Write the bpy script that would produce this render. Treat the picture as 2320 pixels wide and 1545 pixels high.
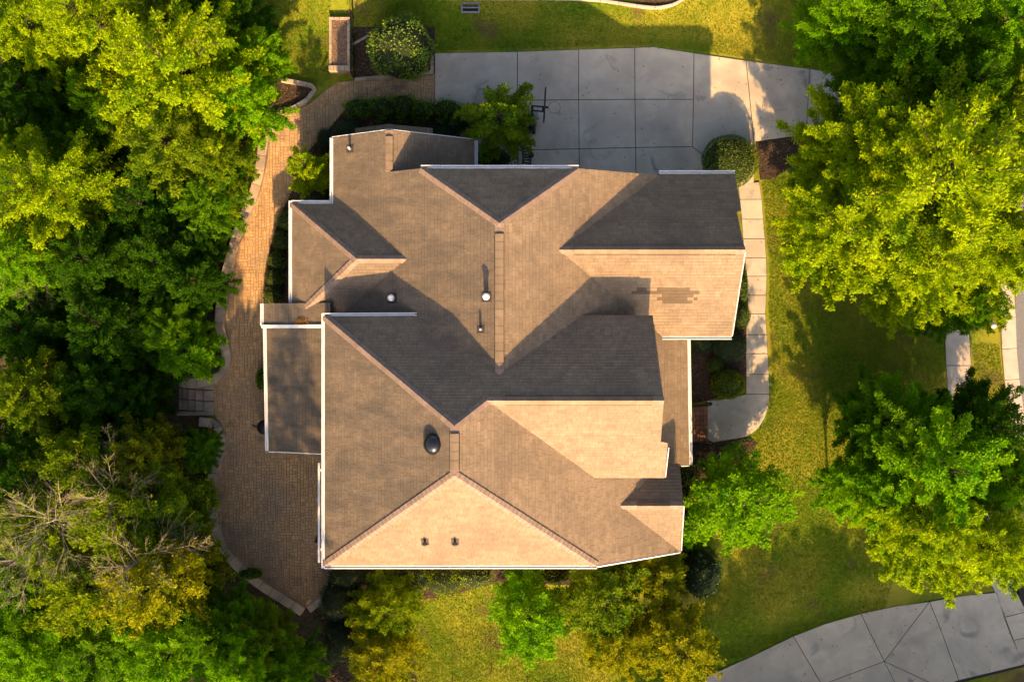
import bpy, math, random
import numpy as np
from mathutils import Vector, Matrix
D = bpy.data
S = bpy.context.scene
C = S.collection
for o in list(D.objects): D.objects.remove(o)

# ---------------------------------------------------------------- camera, sky, sun, exposure
CAM_H, FPX, CX, CY = 52.0, 2700.0, 1160.0, 772.5        # flying height (m), focal length in photo pixels, photo centre
cam = D.objects.new('camera', D.cameras.new('camera')); C.objects.link(cam)
cam.location = (0, 0, CAM_H); cam.rotation_euler = (0, 0, 0)
cam.data.sensor_fit = 'HORIZONTAL'; cam.data.sensor_width = 36
cam.data.lens = 36 * FPX / 2320; cam.data.clip_end = 3000; cam.data.clip_start = 0.5
S.camera = cam

SUN_EL, SUN_AZ = math.radians(31), math.radians(2)       # azimuth: east of due south (photo bottom)
w = D.worlds.new('World'); S.world = w; w.use_nodes = True
wn = w.node_tree.nodes; bg = wn['Background']
sky = wn.new('ShaderNodeTexSky'); sky.sky_type = 'NISHITA'; sky.sun_disc = False
sky.sun_elevation = SUN_EL; sky.sun_rotation = math.pi - SUN_AZ
sky.air_density = 0.6; sky.dust_density = 4.0; sky.ozone_density = 1.0
w.node_tree.links.new(sky.outputs[0], bg.inputs[0]); bg.inputs[1].default_value = 0.135
sun = D.objects.new('sun', D.lights.new('sun', 'SUN')); C.objects.link(sun)
sun.data.energy = 5.0; sun.data.angle = math.radians(0.6); sun.data.color = (1.0, 0.63, 0.28)
sd = Vector((math.sin(SUN_AZ) * math.cos(SUN_EL), -math.cos(SUN_AZ) * math.cos(SUN_EL), math.sin(SUN_EL)))
sun.rotation_euler = sd.to_track_quat('Z', 'Y').to_euler(); sun.location = sd * 80
S.view_settings.view_transform = 'Standard'; S.view_settings.look = 'None'
S.view_settings.exposure = 1.15; S.view_settings.gamma = 1.0
S.view_settings.use_curve_mapping = False
S.cycles.max_bounces = 5; S.cycles.diffuse_bounces = 2; S.cycles.transmission_bounces = 3
S.render.resolution_x, S.render.resolution_y = 1024, 681

R_ = random.Random(7)
NP = np.random.default_rng(11)
PI = math.pi

# ---------------------------------------------------------------- survey helpers
def P(u, v, z=0.0):
    """photo point (2320 wide frame) at height z -> world metres"""
    k = (CAM_H - z) / FPX
    return ((u - CX) * k, (CY - v) * k)
def sm(a, b, x):
    t = min(1, max(0, (x - a) / (b - a))); return t * t * (3 - 2 * t)
BANK = (P(1600, 1418), P(2030, 1280))
def ground_z(x, y):
    z = 0.0
    z += 1.0 * sm(12.9, 16.5, y) * sm(-12.5, -9.5, x)
    z -= 1.3 * sm(-12.9, -15.5, x) * sm(11, 7, y)
    (ax, ay), (bx, by) = BANK
    d = ((bx - ax) * (ay - y) - (by - ay) * (ax - x)) / math.hypot(bx - ax, by - ay)
    if x > 5: z -= 0.55 * sm(-0.3, 1.3, d) * sm(6.5, 9, x)
    z -= 0.35 * sm(16.5, 20, x) * (1 - sm(-0.3, 1.3, d))
    z -= 0.25 * sm(-9.8, -12.5, y) * sm(9, 5, x) * sm(-12.0, -9.0, x)
    return z
def PG(u, v, dz=0.0):
    z = 0.0
    for _ in range(4):
        x, y = P(u, v, z); z = ground_z(x, y)
    return (x, y, z + dz)

# ---------------------------------------------------------------- mesh helpers
def link(name, me, parent=None, mat=None):
    o = D.objects.new(name, me); C.objects.link(o)
    if parent is not None: o.parent = parent
    if mat is not None and me is not None and not me.materials: me.materials.append(mat)
    return o
def tag(o, label=None, cat=None, group=None, kind=None):
    if label: o['label'] = label
    if cat: o['category'] = cat
    if group: o['group'] = group
    if kind: o['kind'] = kind
    return o
def empty(name, loc, label=None, cat=None, group=None):
    o = D.objects.new(name, None); C.objects.link(o); o.location = loc; o.empty_display_size = 0.3
    return tag(o, label, cat, group)

class MB:
    """collects polygons; build() makes one mesh object. Coordinates are world minus origin"""
    def __init__(s, org=(0, 0, 0)): s.v = []; s.f = []; s.t = []; s.o = org
    def add(s, vs, fs, t=0.5):
        b = len(s.v); ox, oy, oz = s.o
        s.v += [(a - ox, c - oy, d - oz) for a, c, d in vs]
        s.f += [[b + i for i in f] for f in fs]; s.t += [t] * len(fs)
    def box(s, c, d, rz=0.0, bev=0.0, t=0.5):
        x, y, z = d[0] / 2, d[1] / 2, d[2] / 2
        ca, sa = math.cos(rz), math.sin(rz)
        def w(px, py, pz): return (c[0] + px * ca - py * sa, c[1] + px * sa + py * ca, c[2] + pz)
        if bev <= 0:
            vs = [w(i * x, j * y, k * z) for k in (-1, 1) for i, j in ((-1, -1), (1, -1), (1, 1), (-1, 1))]
            fs = [[3, 2, 1, 0], [4, 5, 6, 7]] + [[i, (i + 1) % 4, 4 + (i + 1) % 4, 4 + i] for i in range(4)]
        else:
            vs = []
            for zz, ins in ((-z, 0), (z - bev, 0), (z, bev)):
                vs += [w(i * (x - ins), j * (y - ins), zz) for i, j in ((-1, -1), (1, -1), (1, 1), (-1, 1))]
            fs = [[3, 2, 1, 0], [8, 9, 10, 11]]
            for r in (0, 4): fs += [[r + i, r + (i + 1) % 4, r + 4 + (i + 1) % 4, r + 4 + i] for i in range(4)]
        s.add(vs, fs, t)
    def prism(s, poly, z0, z1, bev=0.0, t=0.5):
        """poly: list of (x,y); z0,z1 numbers or functions of (x,y)"""
        n = len(poly)
        if area(poly) < 0: poly = poly[::-1]
        f0 = z0 if callable(z0) else (lambda x, y: z0); f1 = z1 if callable(z1) else (lambda x, y: z1)
        vs = [(x, y, f0(x, y)) for x, y in poly] + [(x, y, f1(x, y) - bev) for x, y in poly]
        fs = [list(range(n))[::-1]] + [[i, (i + 1) % n, n + (i + 1) % n, n + i] for i in range(n)]
        if bev > 0:
            q = inset(poly, bev)
            vs += [(x, y, f1(x, y)) for x, y in q]
            fs += [[n + i, n + (i + 1) % n, 2 * n + (i + 1) % n, 2 * n + i] for i in range(n)] + [list(range(2 * n, 3 * n))]
        else: fs += [list(range(n, 2 * n))]
        s.add(vs, fs, t)
    def tube(s, pts, r, n=6, t=0.5, cap=True):
        if not hasattr(r, '__len__'): r = [r] * len(pts)
        vs = []; m = len(pts)
        for i, p in enumerate(pts):
            p = Vector(p); a = Vector(pts[max(0, i - 1)]); b = Vector(pts[min(m - 1, i + 1)])
            d = (b - a).normalized() if (b - a).length > 1e-9 else Vector((0, 0, 1))
            u = d.cross(Vector((0, 0, 1)));
            if u.length < 1e-3: u = d.cross(Vector((1, 0, 0)))
            u.normalize(); q = d.cross(u)
            for k in range(n):
                an = 2 * PI * k / n; e = p + (u * math.cos(an) + q * math.sin(an)) * r[i]; vs.append(tuple(e))
        fs = [[i * n + k, i * n + (k + 1) % n, (i + 1) * n + (k + 1) % n, (i + 1) * n + k] for i in range(m - 1) for k in range(n)]
        if cap: fs += [list(range(n))[::-1], list(range((m - 1) * n, m * n))]
        s.add(vs, fs, t)
    def lathe(s, c, prof, n=16, t=0.5):
        """prof: (radius, z) pairs, bottom to top"""
        vs = [(c[0] + r * math.cos(2 * PI * k / n), c[1] + r * math.sin(2 * PI * k / n), c[2] + z) for r, z in prof for k in range(n)]
        m = len(prof)
        fs = [[i * n + k, i * n + (k + 1) % n, (i + 1) * n + (k + 1) % n, (i + 1) * n + k] for i in range(m - 1) for k in range(n)]
        fs += [list(range(n))[::-1], list(range((m - 1) * n, m * n))]
        s.add(vs, fs, t)
    def mesh(s, name, smooth=False, stain=None):
        me = D.meshes.new(name); me.from_pydata(s.v, [], s.f)
        a = me.attributes.new('tint', 'FLOAT', 'FACE'); a.data.foreach_set('value', s.t)
        if stain is not None:
            a = me.attributes.new('stain', 'FLOAT', 'FACE'); a.data.foreach_set('value', [stain] * len(s.f))
        if smooth: me.polygons.foreach_set('use_smooth', [True] * len(s.f))
        me.update(); return me
    def build(s, name, mat, parent=None, smooth=False, stain=None):
        return link(name, s.mesh(name, smooth, stain), parent, mat)

def area(p): return 0.5 * sum(p[i][0] * p[(i + 1) % len(p)][1] - p[(i + 1) % len(p)][0] * p[i][1] for i in range(len(p)))
def inset(p, d):
    n = len(p); out = []
    for i in range(n):
        a, b, c = p[i - 1], p[i], p[(i + 1) % n]
        e1 = (b[0] - a[0], b[1] - a[1]); e2 = (c[0] - b[0], c[1] - b[1])
        l1 = math.hypot(*e1) or 1; l2 = math.hypot(*e2) or 1
        n1 = (-e1[1] / l1, e1[0] / l1); n2 = (-e2[1] / l2, e2[0] / l2)
        k = 1 + n1[0] * n2[0] + n1[1] * n2[1]; k = max(k, 0.3)
        out.append((b[0] + d * (n1[0] + n2[0]) / k, b[1] + d * (n1[1] + n2[1]) / k))
    return out
def clip_rect(poly, x0, y0, x1, y1):
    for ax, val, sg in ((0, x0, 1), (0, x1, -1), (1, y0, 1), (1, y1, -1)):
        out = []; n = len(poly)
        for i in range(n):
            a, b = poly[i], poly[(i + 1) % n]
            da, db = sg * (a[ax] - val), sg * (b[ax] - val)
            if da >= 0: out.append(a)
            if (da > 0 and db < 0) or (da < 0 and db > 0):
                t = da / (da - db); out.append((a[0] + t * (b[0] - a[0]), a[1] + t * (b[1] - a[1])))
        poly = out
        if len(poly) < 3: return []
    q = []
    for p in poly:
        if not q or math.hypot(p[0] - q[-1][0], p[1] - q[-1][1]) > 1e-4: q.append(p)
    if len(q) > 1 and math.hypot(q[0][0] - q[-1][0], q[0][1] - q[-1][1]) < 1e-4: q.pop()
    return q if len(q) >= 3 and abs(area(q)) > 2e-4 else []
def inside(p, poly):
    x, y = p; r = False; n = len(poly); j = n - 1
    for i in range(n):
        xi, yi = poly[i]; xj, yj = poly[j]
        if (yi > y) != (yj > y) and x < (xj - xi) * (y - yi) / (yj - yi) + xi: r = not r
        j = i
    return r
def spline(pts, step=0.35):
    """Catmull-Rom through 2-D points, resampled"""
    out = []
    for i in range(len(pts) - 1):
        p0, p1, p2, p3 = pts[max(0, i - 1)], pts[i], pts[i + 1], pts[min(len(pts) - 1, i + 2)]
        n = max(1, int(math.dist(p1, p2) / step))
        for k in range(n):
            t = k / n
            out.append(tuple(0.5 * (2 * p1[d] + (p2[d] - p0[d]) * t + (2 * p0[d] - 5 * p1[d] + 4 * p2[d] - p3[d]) * t * t + (3 * p1[d] - p0[d] - 3 * p2[d] + p3[d]) * t ** 3) for d in (0, 1)))
    out.append(tuple(pts[-1])); return out
def offset_line(pts, d):
    out = []
    for i, p in enumerate(pts):
        a = pts[max(0, i - 1)]; b = pts[min(len(pts) - 1, i + 1)]
        dx, dy = b[0] - a[0], b[1] - a[1]; l = math.hypot(dx, dy) or 1
        out.append((p[0] - dy / l * d, p[1] + dx / l * d))
    return out

# ---------------------------------------------------------------- materials
def mat(name, c1, c2=None, rough=0.8, scale=6.0, bump=0.0, bscale=None, detail=6.0, tint=0.0, spec=0.3, c3=None, s3=0.6, dist=0.0, metal=0.0, lo=0.35, hi=0.65, c4=None, s4=1.0, a4=0.58, lo3=0.45, hi3=0.7):
    """procedural: c1/c2 mixed by noise, optional larger patches of c3, per-piece tint brightness"""
    m = D.materials.new(name); m.use_nodes = True; nt = m.node_tree; N = nt.nodes; L = nt.links
    b = N['Principled BSDF']; b.inputs['Roughness'].default_value = rough
    b.inputs['Specular IOR Level'].default_value = spec; b.inputs['Metallic'].default_value = metal
    tc = N.new('ShaderNodeNewGeometry')
    def noise(sc, det=detail):
        n = N.new('ShaderNodeTexNoise'); n.inputs['Scale'].default_value = sc; n.inputs['Detail'].default_value = det
        n.inputs['Distortion'].default_value = dist; L.new(tc.outputs['Position'], n.inputs['Vector']); return n
    def ramp(src, a, z):
        r = N.new('ShaderNodeMapRange'); r.inputs[1].default_value = a; r.inputs[2].default_value = z; L.new(src, r.inputs[0]); return r.outputs[0]
    def mix(fac, a, bb, mode='MIX'):
        x = N.new('ShaderNodeMix'); x.data_type = 'RGBA'; x.blend_type = mode
        if isinstance(fac, float): x.inputs[0].default_value = fac
        else: L.new(fac, x.inputs[0])
        for s_, q in ((6, a), (7, bb)):
            if isinstance(q, tuple): x.inputs[s_].default_value = (*q, 1)
            else: L.new(q, x.inputs[s_])
        return x.outputs[2]
    col = None
    if c2 is not None: col = mix(ramp(noise(scale).outputs[0], lo, hi), tuple(c1), tuple(c2))
    if c3 is not None: col = mix(ramp(noise(s3, 4).outputs[0], lo3, hi3), col if col is not None else tuple(c1), tuple(c3))
    if c4 is not None: col = mix(ramp(noise(s4, 8).outputs[0], a4, a4 + .12), col, tuple(c4))
    if tint > 0:
        at = N.new('ShaderNodeAttribute'); at.attribute_name = 'tint'
        mr = N.new('ShaderNodeMapRange'); mr.clamp = False; mr.inputs[3].default_value = 1 - tint; mr.inputs[4].default_value = 1 + tint
        L.new(at.outputs['Fac'], mr.inputs[0])
        cb = N.new('ShaderNodeCombineColor')
        for k in range(3): L.new(mr.outputs[0], cb.inputs[k])
        col = mix(1.0, col if col is not None else tuple(c1), cb.outputs[0], 'MULTIPLY')
    if col is None: b.inputs['Base Color'].default_value = (*c1, 1)
    else: L.new(col, b.inputs['Base Color'])
    if bump > 0:
        bn = N.new('ShaderNodeBump'); bn.inputs['Strength'].default_value = 1.0; bn.inputs['Distance'].default_value = bump
        L.new(noise(bscale or scale * 4).outputs[0], bn.inputs['Height']); L.new(bn.outputs[0], b.inputs['Normal'])
    return m

def leaf_mat(name, c1, c2, trans=0.4, rough=0.75, var=0.35, spec=0.06):
    m = D.materials.new(name); m.use_nodes = True; nt = m.node_tree; N = nt.nodes; L = nt.links
    b = N['Principled BSDF']; b.inputs['Roughness'].default_value = rough; b.inputs['Specular IOR Level'].default_value = spec
    at = N.new('ShaderNodeAttribute'); at.attribute_name = 'tint'
    g = N.new('ShaderNodeNewGeometry')
    no = N.new('ShaderNodeTexNoise'); no.inputs['Scale'].default_value = 0.55; no.inputs['Detail'].default_value = 3
    L.new(g.outputs['Position'], no.inputs['Vector'])
    ad = N.new('ShaderNodeMath'); ad.operation = 'MULTIPLY_ADD'; ad.inputs[1].default_value = 0.55
    sb = N.new('ShaderNodeMapRange'); sb.inputs[1].default_value = 0.3; sb.inputs[2].default_value = 0.7; sb.inputs[3].default_value = 0; sb.inputs[4].default_value = 0.45
    L.new(no.outputs[0], sb.inputs[0]); L.new(at.outputs['Fac'], ad.inputs[0]); L.new(sb.outputs[0], ad.inputs[2])
    x = N.new('ShaderNodeMix'); x.data_type = 'RGBA'; L.new(ad.outputs[0], x.inputs[0])
    x.inputs[6].default_value = (*c1, 1); x.inputs[7].default_value = (*c2, 1)
    L.new(x.outputs[2], b.inputs['Base Color'])
    tr = N.new('ShaderNodeBsdfTranslucent')
    br = N.new('ShaderNodeMix'); br.data_type = 'RGBA'; br.blend_type = 'MULTIPLY'; br.inputs[0].default_value = 1
    L.new(x.outputs[2], br.inputs[6]); br.inputs[7].default_value = (1.25, 1.35, 0.5, 1)
    L.new(br.outputs[2], tr.inputs[0])
    ms = N.new('ShaderNodeMixShader'); ms.inputs[0].default_value = trans
    L.new(b.outputs[0], ms.inputs[1]); L.new(tr.outputs[0], ms.inputs[2])
    L.new(ms.outputs[0], N['Material Output'].inputs[0]); return m

def shingle_mat():
    m = mat('asphalt_shingle', (0.225, 0.164, 0.106), (0.276, 0.202, 0.131), rough=0.9, scale=3.0, bump=0.006, bscale=55, tint=0.12, spec=0.15, c3=(0.195, 0.145, 0.098), s3=0.55)
    nt = m.node_tree; N = nt.nodes; L = nt.links; b = N['Principled BSDF']
    src = b.inputs['Base Color'].links[0].from_socket
    g = N.new('ShaderNodeNewGeometry'); mp = N.new('ShaderNodeMapping'); mp.inputs['Scale'].default_value = (0.9, 2.6, 1.0)
    mp.inputs['Rotation'].default_value = (0, 0, 0.12)
    L.new(g.outputs['Position'], mp.inputs[0])
    n = N.new('ShaderNodeTexNoise'); n.inputs['Scale'].default_value = 0.75; n.inputs['Detail'].default_value = 7; n.inputs['Roughness'].default_value = 0.62
    L.new(mp.outputs[0], n.inputs['Vector'])
    r = N.new('ShaderNodeMapRange'); r.inputs[1].default_value = 0.40; r.inputs[2].default_value = 0.64; r.inputs[3].default_value = 0.42; r.inputs[4].default_value = 0.78; L.new(n.outputs[0], r.inputs[0])
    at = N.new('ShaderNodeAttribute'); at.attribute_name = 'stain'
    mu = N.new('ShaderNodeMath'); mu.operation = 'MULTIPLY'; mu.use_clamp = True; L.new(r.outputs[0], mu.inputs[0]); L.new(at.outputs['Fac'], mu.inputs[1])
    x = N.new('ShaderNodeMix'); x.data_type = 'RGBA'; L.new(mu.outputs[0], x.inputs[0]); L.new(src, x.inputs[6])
    x.inputs[7].default_value = (0.085, 0.075, 0.06, 1); L.new(x.outputs[2], b.inputs['Base Color'])  # dark tone shared by weathering mottle and painted slope shade
    return m

M = dict(
    shingle=shingle_mat(),
    deck=mat('roof_felt', (0.045, 0.036, 0.03), (0.07, 0.056, 0.046), rough=0.95, scale=20),
    cap=mat('ridge_cap_shingle', (0.24, 0.17, 0.125), (0.29, 0.208, 0.155), rough=0.9, scale=5, bump=.004, bscale=50, tint=.15),
    white=mat('white_painted_metal', (0.80, 0.79, 0.77), (0.72, 0.71, 0.68), rough=0.45, scale=5),
    wall=mat('tan_siding', (0.50, 0.42, 0.32), (0.44, 0.37, 0.29), rough=0.85, scale=3, bump=0.004),
    glass=mat('window_glass', (0.03, 0.035, 0.04), rough=0.06, spec=0.6),
    concrete=mat('concrete', (0.53, 0.44, 0.325), (0.61, 0.52, 0.39), rough=0.9, scale=1.6, bump=0.004, bscale=60, tint=0.06, c3=(0.42, 0.355, 0.275), s3=0.5, dist=0.8, c4=(0.30, 0.27, 0.22), s4=0.9, a4=0.6),
    walk=mat('pale_concrete', (0.46, 0.40, 0.32), (0.54, 0.47, 0.38), rough=0.9, scale=3, bump=0.004, bscale=60, tint=0.07, c3=(0.41, 0.36, 0.285), s3=0.8, c4=(0.33, 0.29, 0.235), s4=1.4, a4=.6),
    joint=mat('joint_filler', (0.03, 0.026, 0.022), (0.05, 0.04, 0.035), rough=1.0, scale=15),
    paver=mat('brick_paver', (0.47, 0.295, 0.145), (0.54, 0.345, 0.175), rough=0.88, scale=4, bump=0.004, bscale=50, tint=0.12, c3=(0.38, 0.265, 0.165), s3=0.5, c4=(0.26, 0.20, 0.135), s4=1.3),
    sand=mat('joint_sand', (0.19, 0.13, 0.085), (0.25, 0.175, 0.115), rough=1.0, scale=15),
    brick=mat('red_brown_brick', (0.26, 0.115, 0.065), (0.32, 0.15, 0.085), rough=0.9, scale=9, bump=0.003, tint=0.22),
    stone=mat('cast_stone_cap', (0.45, 0.34, 0.23), (0.53, 0.41, 0.28), rough=0.88, scale=5, bump=0.005, bscale=40, tint=0.13, c3=(0.27, 0.215, 0.165), s3=1.1),
    mulch=mat('dark_mulch', (0.035, 0.023, 0.015), (0.075, 0.048, 0.03), rough=1.0, scale=9, bump=0.04, bscale=16),
    chips=mat('mulch_chips', (0.07, 0.045, 0.028), (0.15, 0.098, 0.06), rough=1.0, scale=30, tint=0.45),
    gravel=mat('tan_bark_gravel', (0.34, 0.22, 0.14), (0.16, 0.10, 0.06), rough=1.0, scale=22, bump=.03, bscale=25, tint=.5),
    litter=mat('forest_floor', (0.035, 0.026, 0.014), (0.075, 0.055, 0.026), rough=1.0, scale=5, bump=0.05, bscale=9, c3=(0.03, 0.035, 0.012), s3=0.6),
    lawn=mat('lawn', (0.065, 0.15, 0.006), (0.17, 0.22, 0.014), rough=1.0, scale=5.5, bump=0.03, bscale=28, c3=(0.31, 0.28, 0.03), s3=0.33, lo3=.41, hi3=.62, spec=0.1, c4=(0.15, 0.105, 0.045), s4=0.5, a4=0.57),
    grass=leaf_mat('grass_blade', (0.06, 0.16, 0.005), (0.31, 0.31, 0.022), trans=0.3, rough=0.8),
    black=mat('black_powder_coat', (0.012, 0.012, 0.013), (0.02, 0.02, 0.02), rough=0.45, scale=20),
    asphalt=mat('street_surface', (0.16, 0.16, 0.165), (0.20, 0.20, 0.20), rough=0.95, scale=12, bump=0.01, bscale=60),
    rim=mat('red_painted_rim', (0.38, 0.05, 0.03), (0.30, 0.04, 0.03), rough=0.5),
    greyplastic=mat('grey_plastic', (0.22, 0.22, 0.25), (0.26, 0.26, 0.29), rough=0.5),
    galv=mat('galvanised_cap', (0.62, 0.63, 0.66), (0.52, 0.53, 0.56), rough=0.35, scale=14, metal=0.35),
    dome=mat('dark_acrylic_dome', (0.012, 0.013, 0.015), rough=0.08, spec=0.7),
    bark=mat('bark', (0.05, 0.04, 0.028), (0.10, 0.08, 0.058), rough=0.95, scale=14, bump=0.01),
    palebark=mat('pale_bark', (0.33, 0.265, 0.205), (0.22, 0.175, 0.13), rough=0.9, scale=6),
    l_yellow=leaf_mat('leaf_yellow_green', (0.08, 0.21, 0.002), (0.44, 0.52, 0.002)),
    l_lime=leaf_mat('leaf_lime', (0.045, 0.20, 0.002), (0.27, 0.47, 0.002)),
    l_green=leaf_mat('leaf_mid_green', (0.03, 0.13, 0.002), (0.17, 0.32, 0.003)),
    l_deep=leaf_mat('leaf_deep_green', (0.014, 0.068, 0.002), (0.07, 0.17, 0.003)),
    l_olive=leaf_mat('leaf_olive', (0.055, 0.15, 0.003), (0.28, 0.34, 0.005)),
    l_gold=leaf_mat('leaf_gold', (0.09, 0.17, 0.004), (0.43, 0.38, 0.006)),
    l_maple=leaf_mat('leaf_maple', (0.045, 0.16, 0.004), (0.23, 0.28, 0.006)),
    l_ever=leaf_mat('leaf_evergreen', (0.012, 0.042, 0.014), (0.045, 0.085, 0.03), trans=0.12, rough=0.5, spec=0.3),
    l_box=leaf_mat('leaf_boxwood', (0.026, 0.085, 0.004), (0.17, 0.22, 0.014), trans=0.15, rough=0.55, spec=0.25),
    l_laurel=leaf_mat('leaf_laurel', (0.04, 0.12, 0.006), (0.26, 0.33, 0.03), trans=0.25, rough=0.45, spec=0.35),
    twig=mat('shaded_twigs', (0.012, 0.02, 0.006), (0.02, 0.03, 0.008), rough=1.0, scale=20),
    l_dry=leaf_mat('leaf_dry', (0.20, 0.10, 0.02), (0.38, 0.18, 0.03), trans=0.2),
)

# ---------------------------------------------------------------- ground
def axis_coords():
    a = [i * 0.5 for i in range(-60, 61)]
    b = [32, 36, 42, 50, 65, 90, 140, 220, 400]
    return [-q for q in b[::-1]] + a + b
ax = axis_coords(); n = len(ax); mb = MB()
def base_z(x, y): return ground_z(x, y) - 0.02
mb.add([(x, y, base_z(x, y)) for y in ax for x in ax], [[j * n + i, j * n + i + 1, (j + 1) * n + i + 1, (j + 1) * n + i] for j in range(n - 1) for i in range(n - 1)])
tag(mb.build('lawn', M['lawn'], smooth=True), kind='structure')

def drape(name, poly, m, dz, kind='structure', step=0.5, label=None):
    xs = [p[0] for p in poly]; ys = [p[1] for p in poly]; b = MB()
    if area(poly) < 0: poly = poly[::-1]
    i0, i1 = math.floor(min(xs) / step), math.ceil(max(xs) / step)
    j0, j1 = math.floor(min(ys) / step), math.ceil(max(ys) / step)
    for i in range(i0, i1):
        for j in range(j0, j1):
            q = clip_rect(poly, i * step, j * step, (i + 1) * step, (j + 1) * step)
            if q: b.add([(x, y, ground_z(x, y) + dz) for x, y in q], [list(range(len(q)))])
    return tag(b.build(name, m), kind=kind)
def PL(pts): return [PG(u, v)[:2] for u, v in pts]

forest_poly = PL([(-900, -400), (520, -400), (560, 0), (585, 60), (600, 150), (640, 178), (712, 192), (690, 236), (622, 266), (588, 300), (586, 350), (570, 430), (545, 490), (505, 600), (488, 700), (492, 760), (490, 835), (489, 852), (489, 938), (455, 945), (505, 962), (512, 1005), (488, 1090), (494, 1180), (540, 1270), (600, 1318), (690, 1378), (735, 1340), (745, 1545), (760, 1900), (-900, 1900)])
drape('forest_floor', forest_poly, M['litter'], 0.0, step=0.75)
beds = {
 'hedge': PL([(990, 236), (790, 236), (745, 290), (700, 330), (650, 440), (610, 550), (596, 650), (598, 700), (700, 720), (800, 600), (800, 420), (1200, 420), (1200, 236)]),
 'north': PL([(800, 62), (985, 62), (985, 172), (800, 182)]),
 'east': PL([(1555, 590), (1684, 590), (1692, 640), (1690, 880), (1600, 908), (1555, 915)]),
 'driveside': PL([(1712, 323), (1815, 315), (1800, 372), (1755, 405), (1722, 408)]),
 'south': PL([(735, 1265), (1590, 1250), (1612, 1300), (1580, 1345), (1540, 1330), (1400, 1330), (1130, 1318), (1000, 1352), (935, 1360), (930, 1400), (945, 1545), (740, 1560)]),
 'stoopside': PL([(1550, 1000), (1700, 990), (1715, 1005), (1680, 1060), (1640, 1120), (1540, 1250), (1500, 1250), (1500, 1000)]),
 'top': PL([(1480, -60), (1555, -8), (1500, 20), (1440, 8), (1400, -20)]),
 'nook': PL([(640, 182), (712, 194), (716, 208), (690, 232), (622, 262)]),
}
for k, p in beds.items(): tag(drape('mulch_bed', p, M['mulch'], 0.012), kind='structure')
# loose chips on the beds
def chips(polys, n, dz, m, name, size=0.035, holes=()):
    b = MB()
    for poly in polys:
        xs = [p[0] for p in poly]; ys = [p[1] for p in poly]; c = 0; k = 0
        A = abs(area(poly)); nn = int(n * A)
        while c < nn and k < nn * 6:
            k += 1; p = (R_.uniform(min(xs), max(xs)), R_.uniform(min(ys), max(ys)))
            if not inside(p, poly): continue
            c += 1; a = R_.uniform(0, 2 * PI); l = size * R_.uniform(0.6, 1.6); wd = l * 0.35; z = ground_z(*p) + dz
            dx, dy = math.cos(a) * l, math.sin(a) * l; ex, ey = -math.sin(a) * wd, math.cos(a) * wd
            b.add([(p[0] - dx - ex, p[1] - dy - ey, z + R_.uniform(0, .02)), (p[0] + dx - ex, p[1] + dy - ey, z + R_.uniform(0, .03)), (p[0] + dx + ex, p[1] + dy + ey, z + R_.uniform(0.01, .03)), (p[0] - dx + ex, p[1] - dy + ey, z + R_.uniform(0.01, .03))], [[0, 1, 2, 3]], R_.random())
    return tag(b.build(name, m), 'loose brown mulch chips scattered over the planting beds', 'mulch', kind='stuff')
chips([beds[k] for k in beds], 90, 0.018, M['chips'], 'mulch_chips')

# ---- concrete slabs
SLABH = 0.1
def slabs(parent, polys, m, dz=0.03, gap=0.014, zf=None):
    for q in polys:
        w_ = [PG(u, v) for u, v in q]; p = [(a, b) for a, b, _ in w_]
        if area(p) < 0: p = p[::-1]
        p = inset(p, gap); c = (sum(a for a, _ in p) / len(p), sum(b for _, b in p) / len(p)); t = R_.random()
        z0 = ground_z(*c)
        b = MB((c[0], c[1], z0)); top = (lambda x, y: ground_z(x, y) + dz) if zf is None else zf
        b.prism(p, lambda x, y: top(x, y) - SLABH, top, 0.006, t)
        o = b.build('slab', m, parent); o.location = (c[0], c[1], z0)
drive = drape('driveway', PL([(985, 121), (1172, 118), (1480, 108), (1690, 138), (2060, 192), (2060, 300), (1838, 312), (1700, 322), (1705, 420), (1200, 420), (985, 300)]), M['joint'], 0.004)
slabs(drive, [
 [(985, 121), (1172, 118), (1173, 420), (1150, 420), (985, 270)],
 [(1172, 118), (1311, 113), (1311, 227), (1172.5, 228)], [(1311, 113), (1438, 109), (1438.5, 226), (1311, 227)],
 [(1438, 109), (1480, 107), (1572, 121), (1571, 226), (1438.5, 226)],
 [(1172.5, 228), (1311, 227), (1312, 338), (1173, 341)], [(1311, 227), (1438.5, 226), (1440, 335), (1312, 338)], [(1438.5, 226), (1571, 226), (1569, 333), (1440, 335)],
 [(1173, 341), (1312, 338), (1313, 430), (1173, 430)], [(1312, 338), (1440, 335), (1441, 430), (1313, 430)], [(1440, 335), (1569, 333), (1600, 358), (1600, 430), (1441, 430)],
 [(1572, 121), (1690, 138), (1700, 240), (1708, 322), (1708, 420), (1600, 430), (1600, 358), (1569, 333), (1571, 226)],
 [(1690, 138), (1834, 157), (1830, 240), (1826, 306), (1708, 322), (1700, 240)],
 [(1834, 157), (1950, 174), (1945, 298), (1826, 306), (1830, 240)], [(1950, 174), (2060, 190), (2060, 296), (1945, 298)]], M['concrete'])
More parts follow.
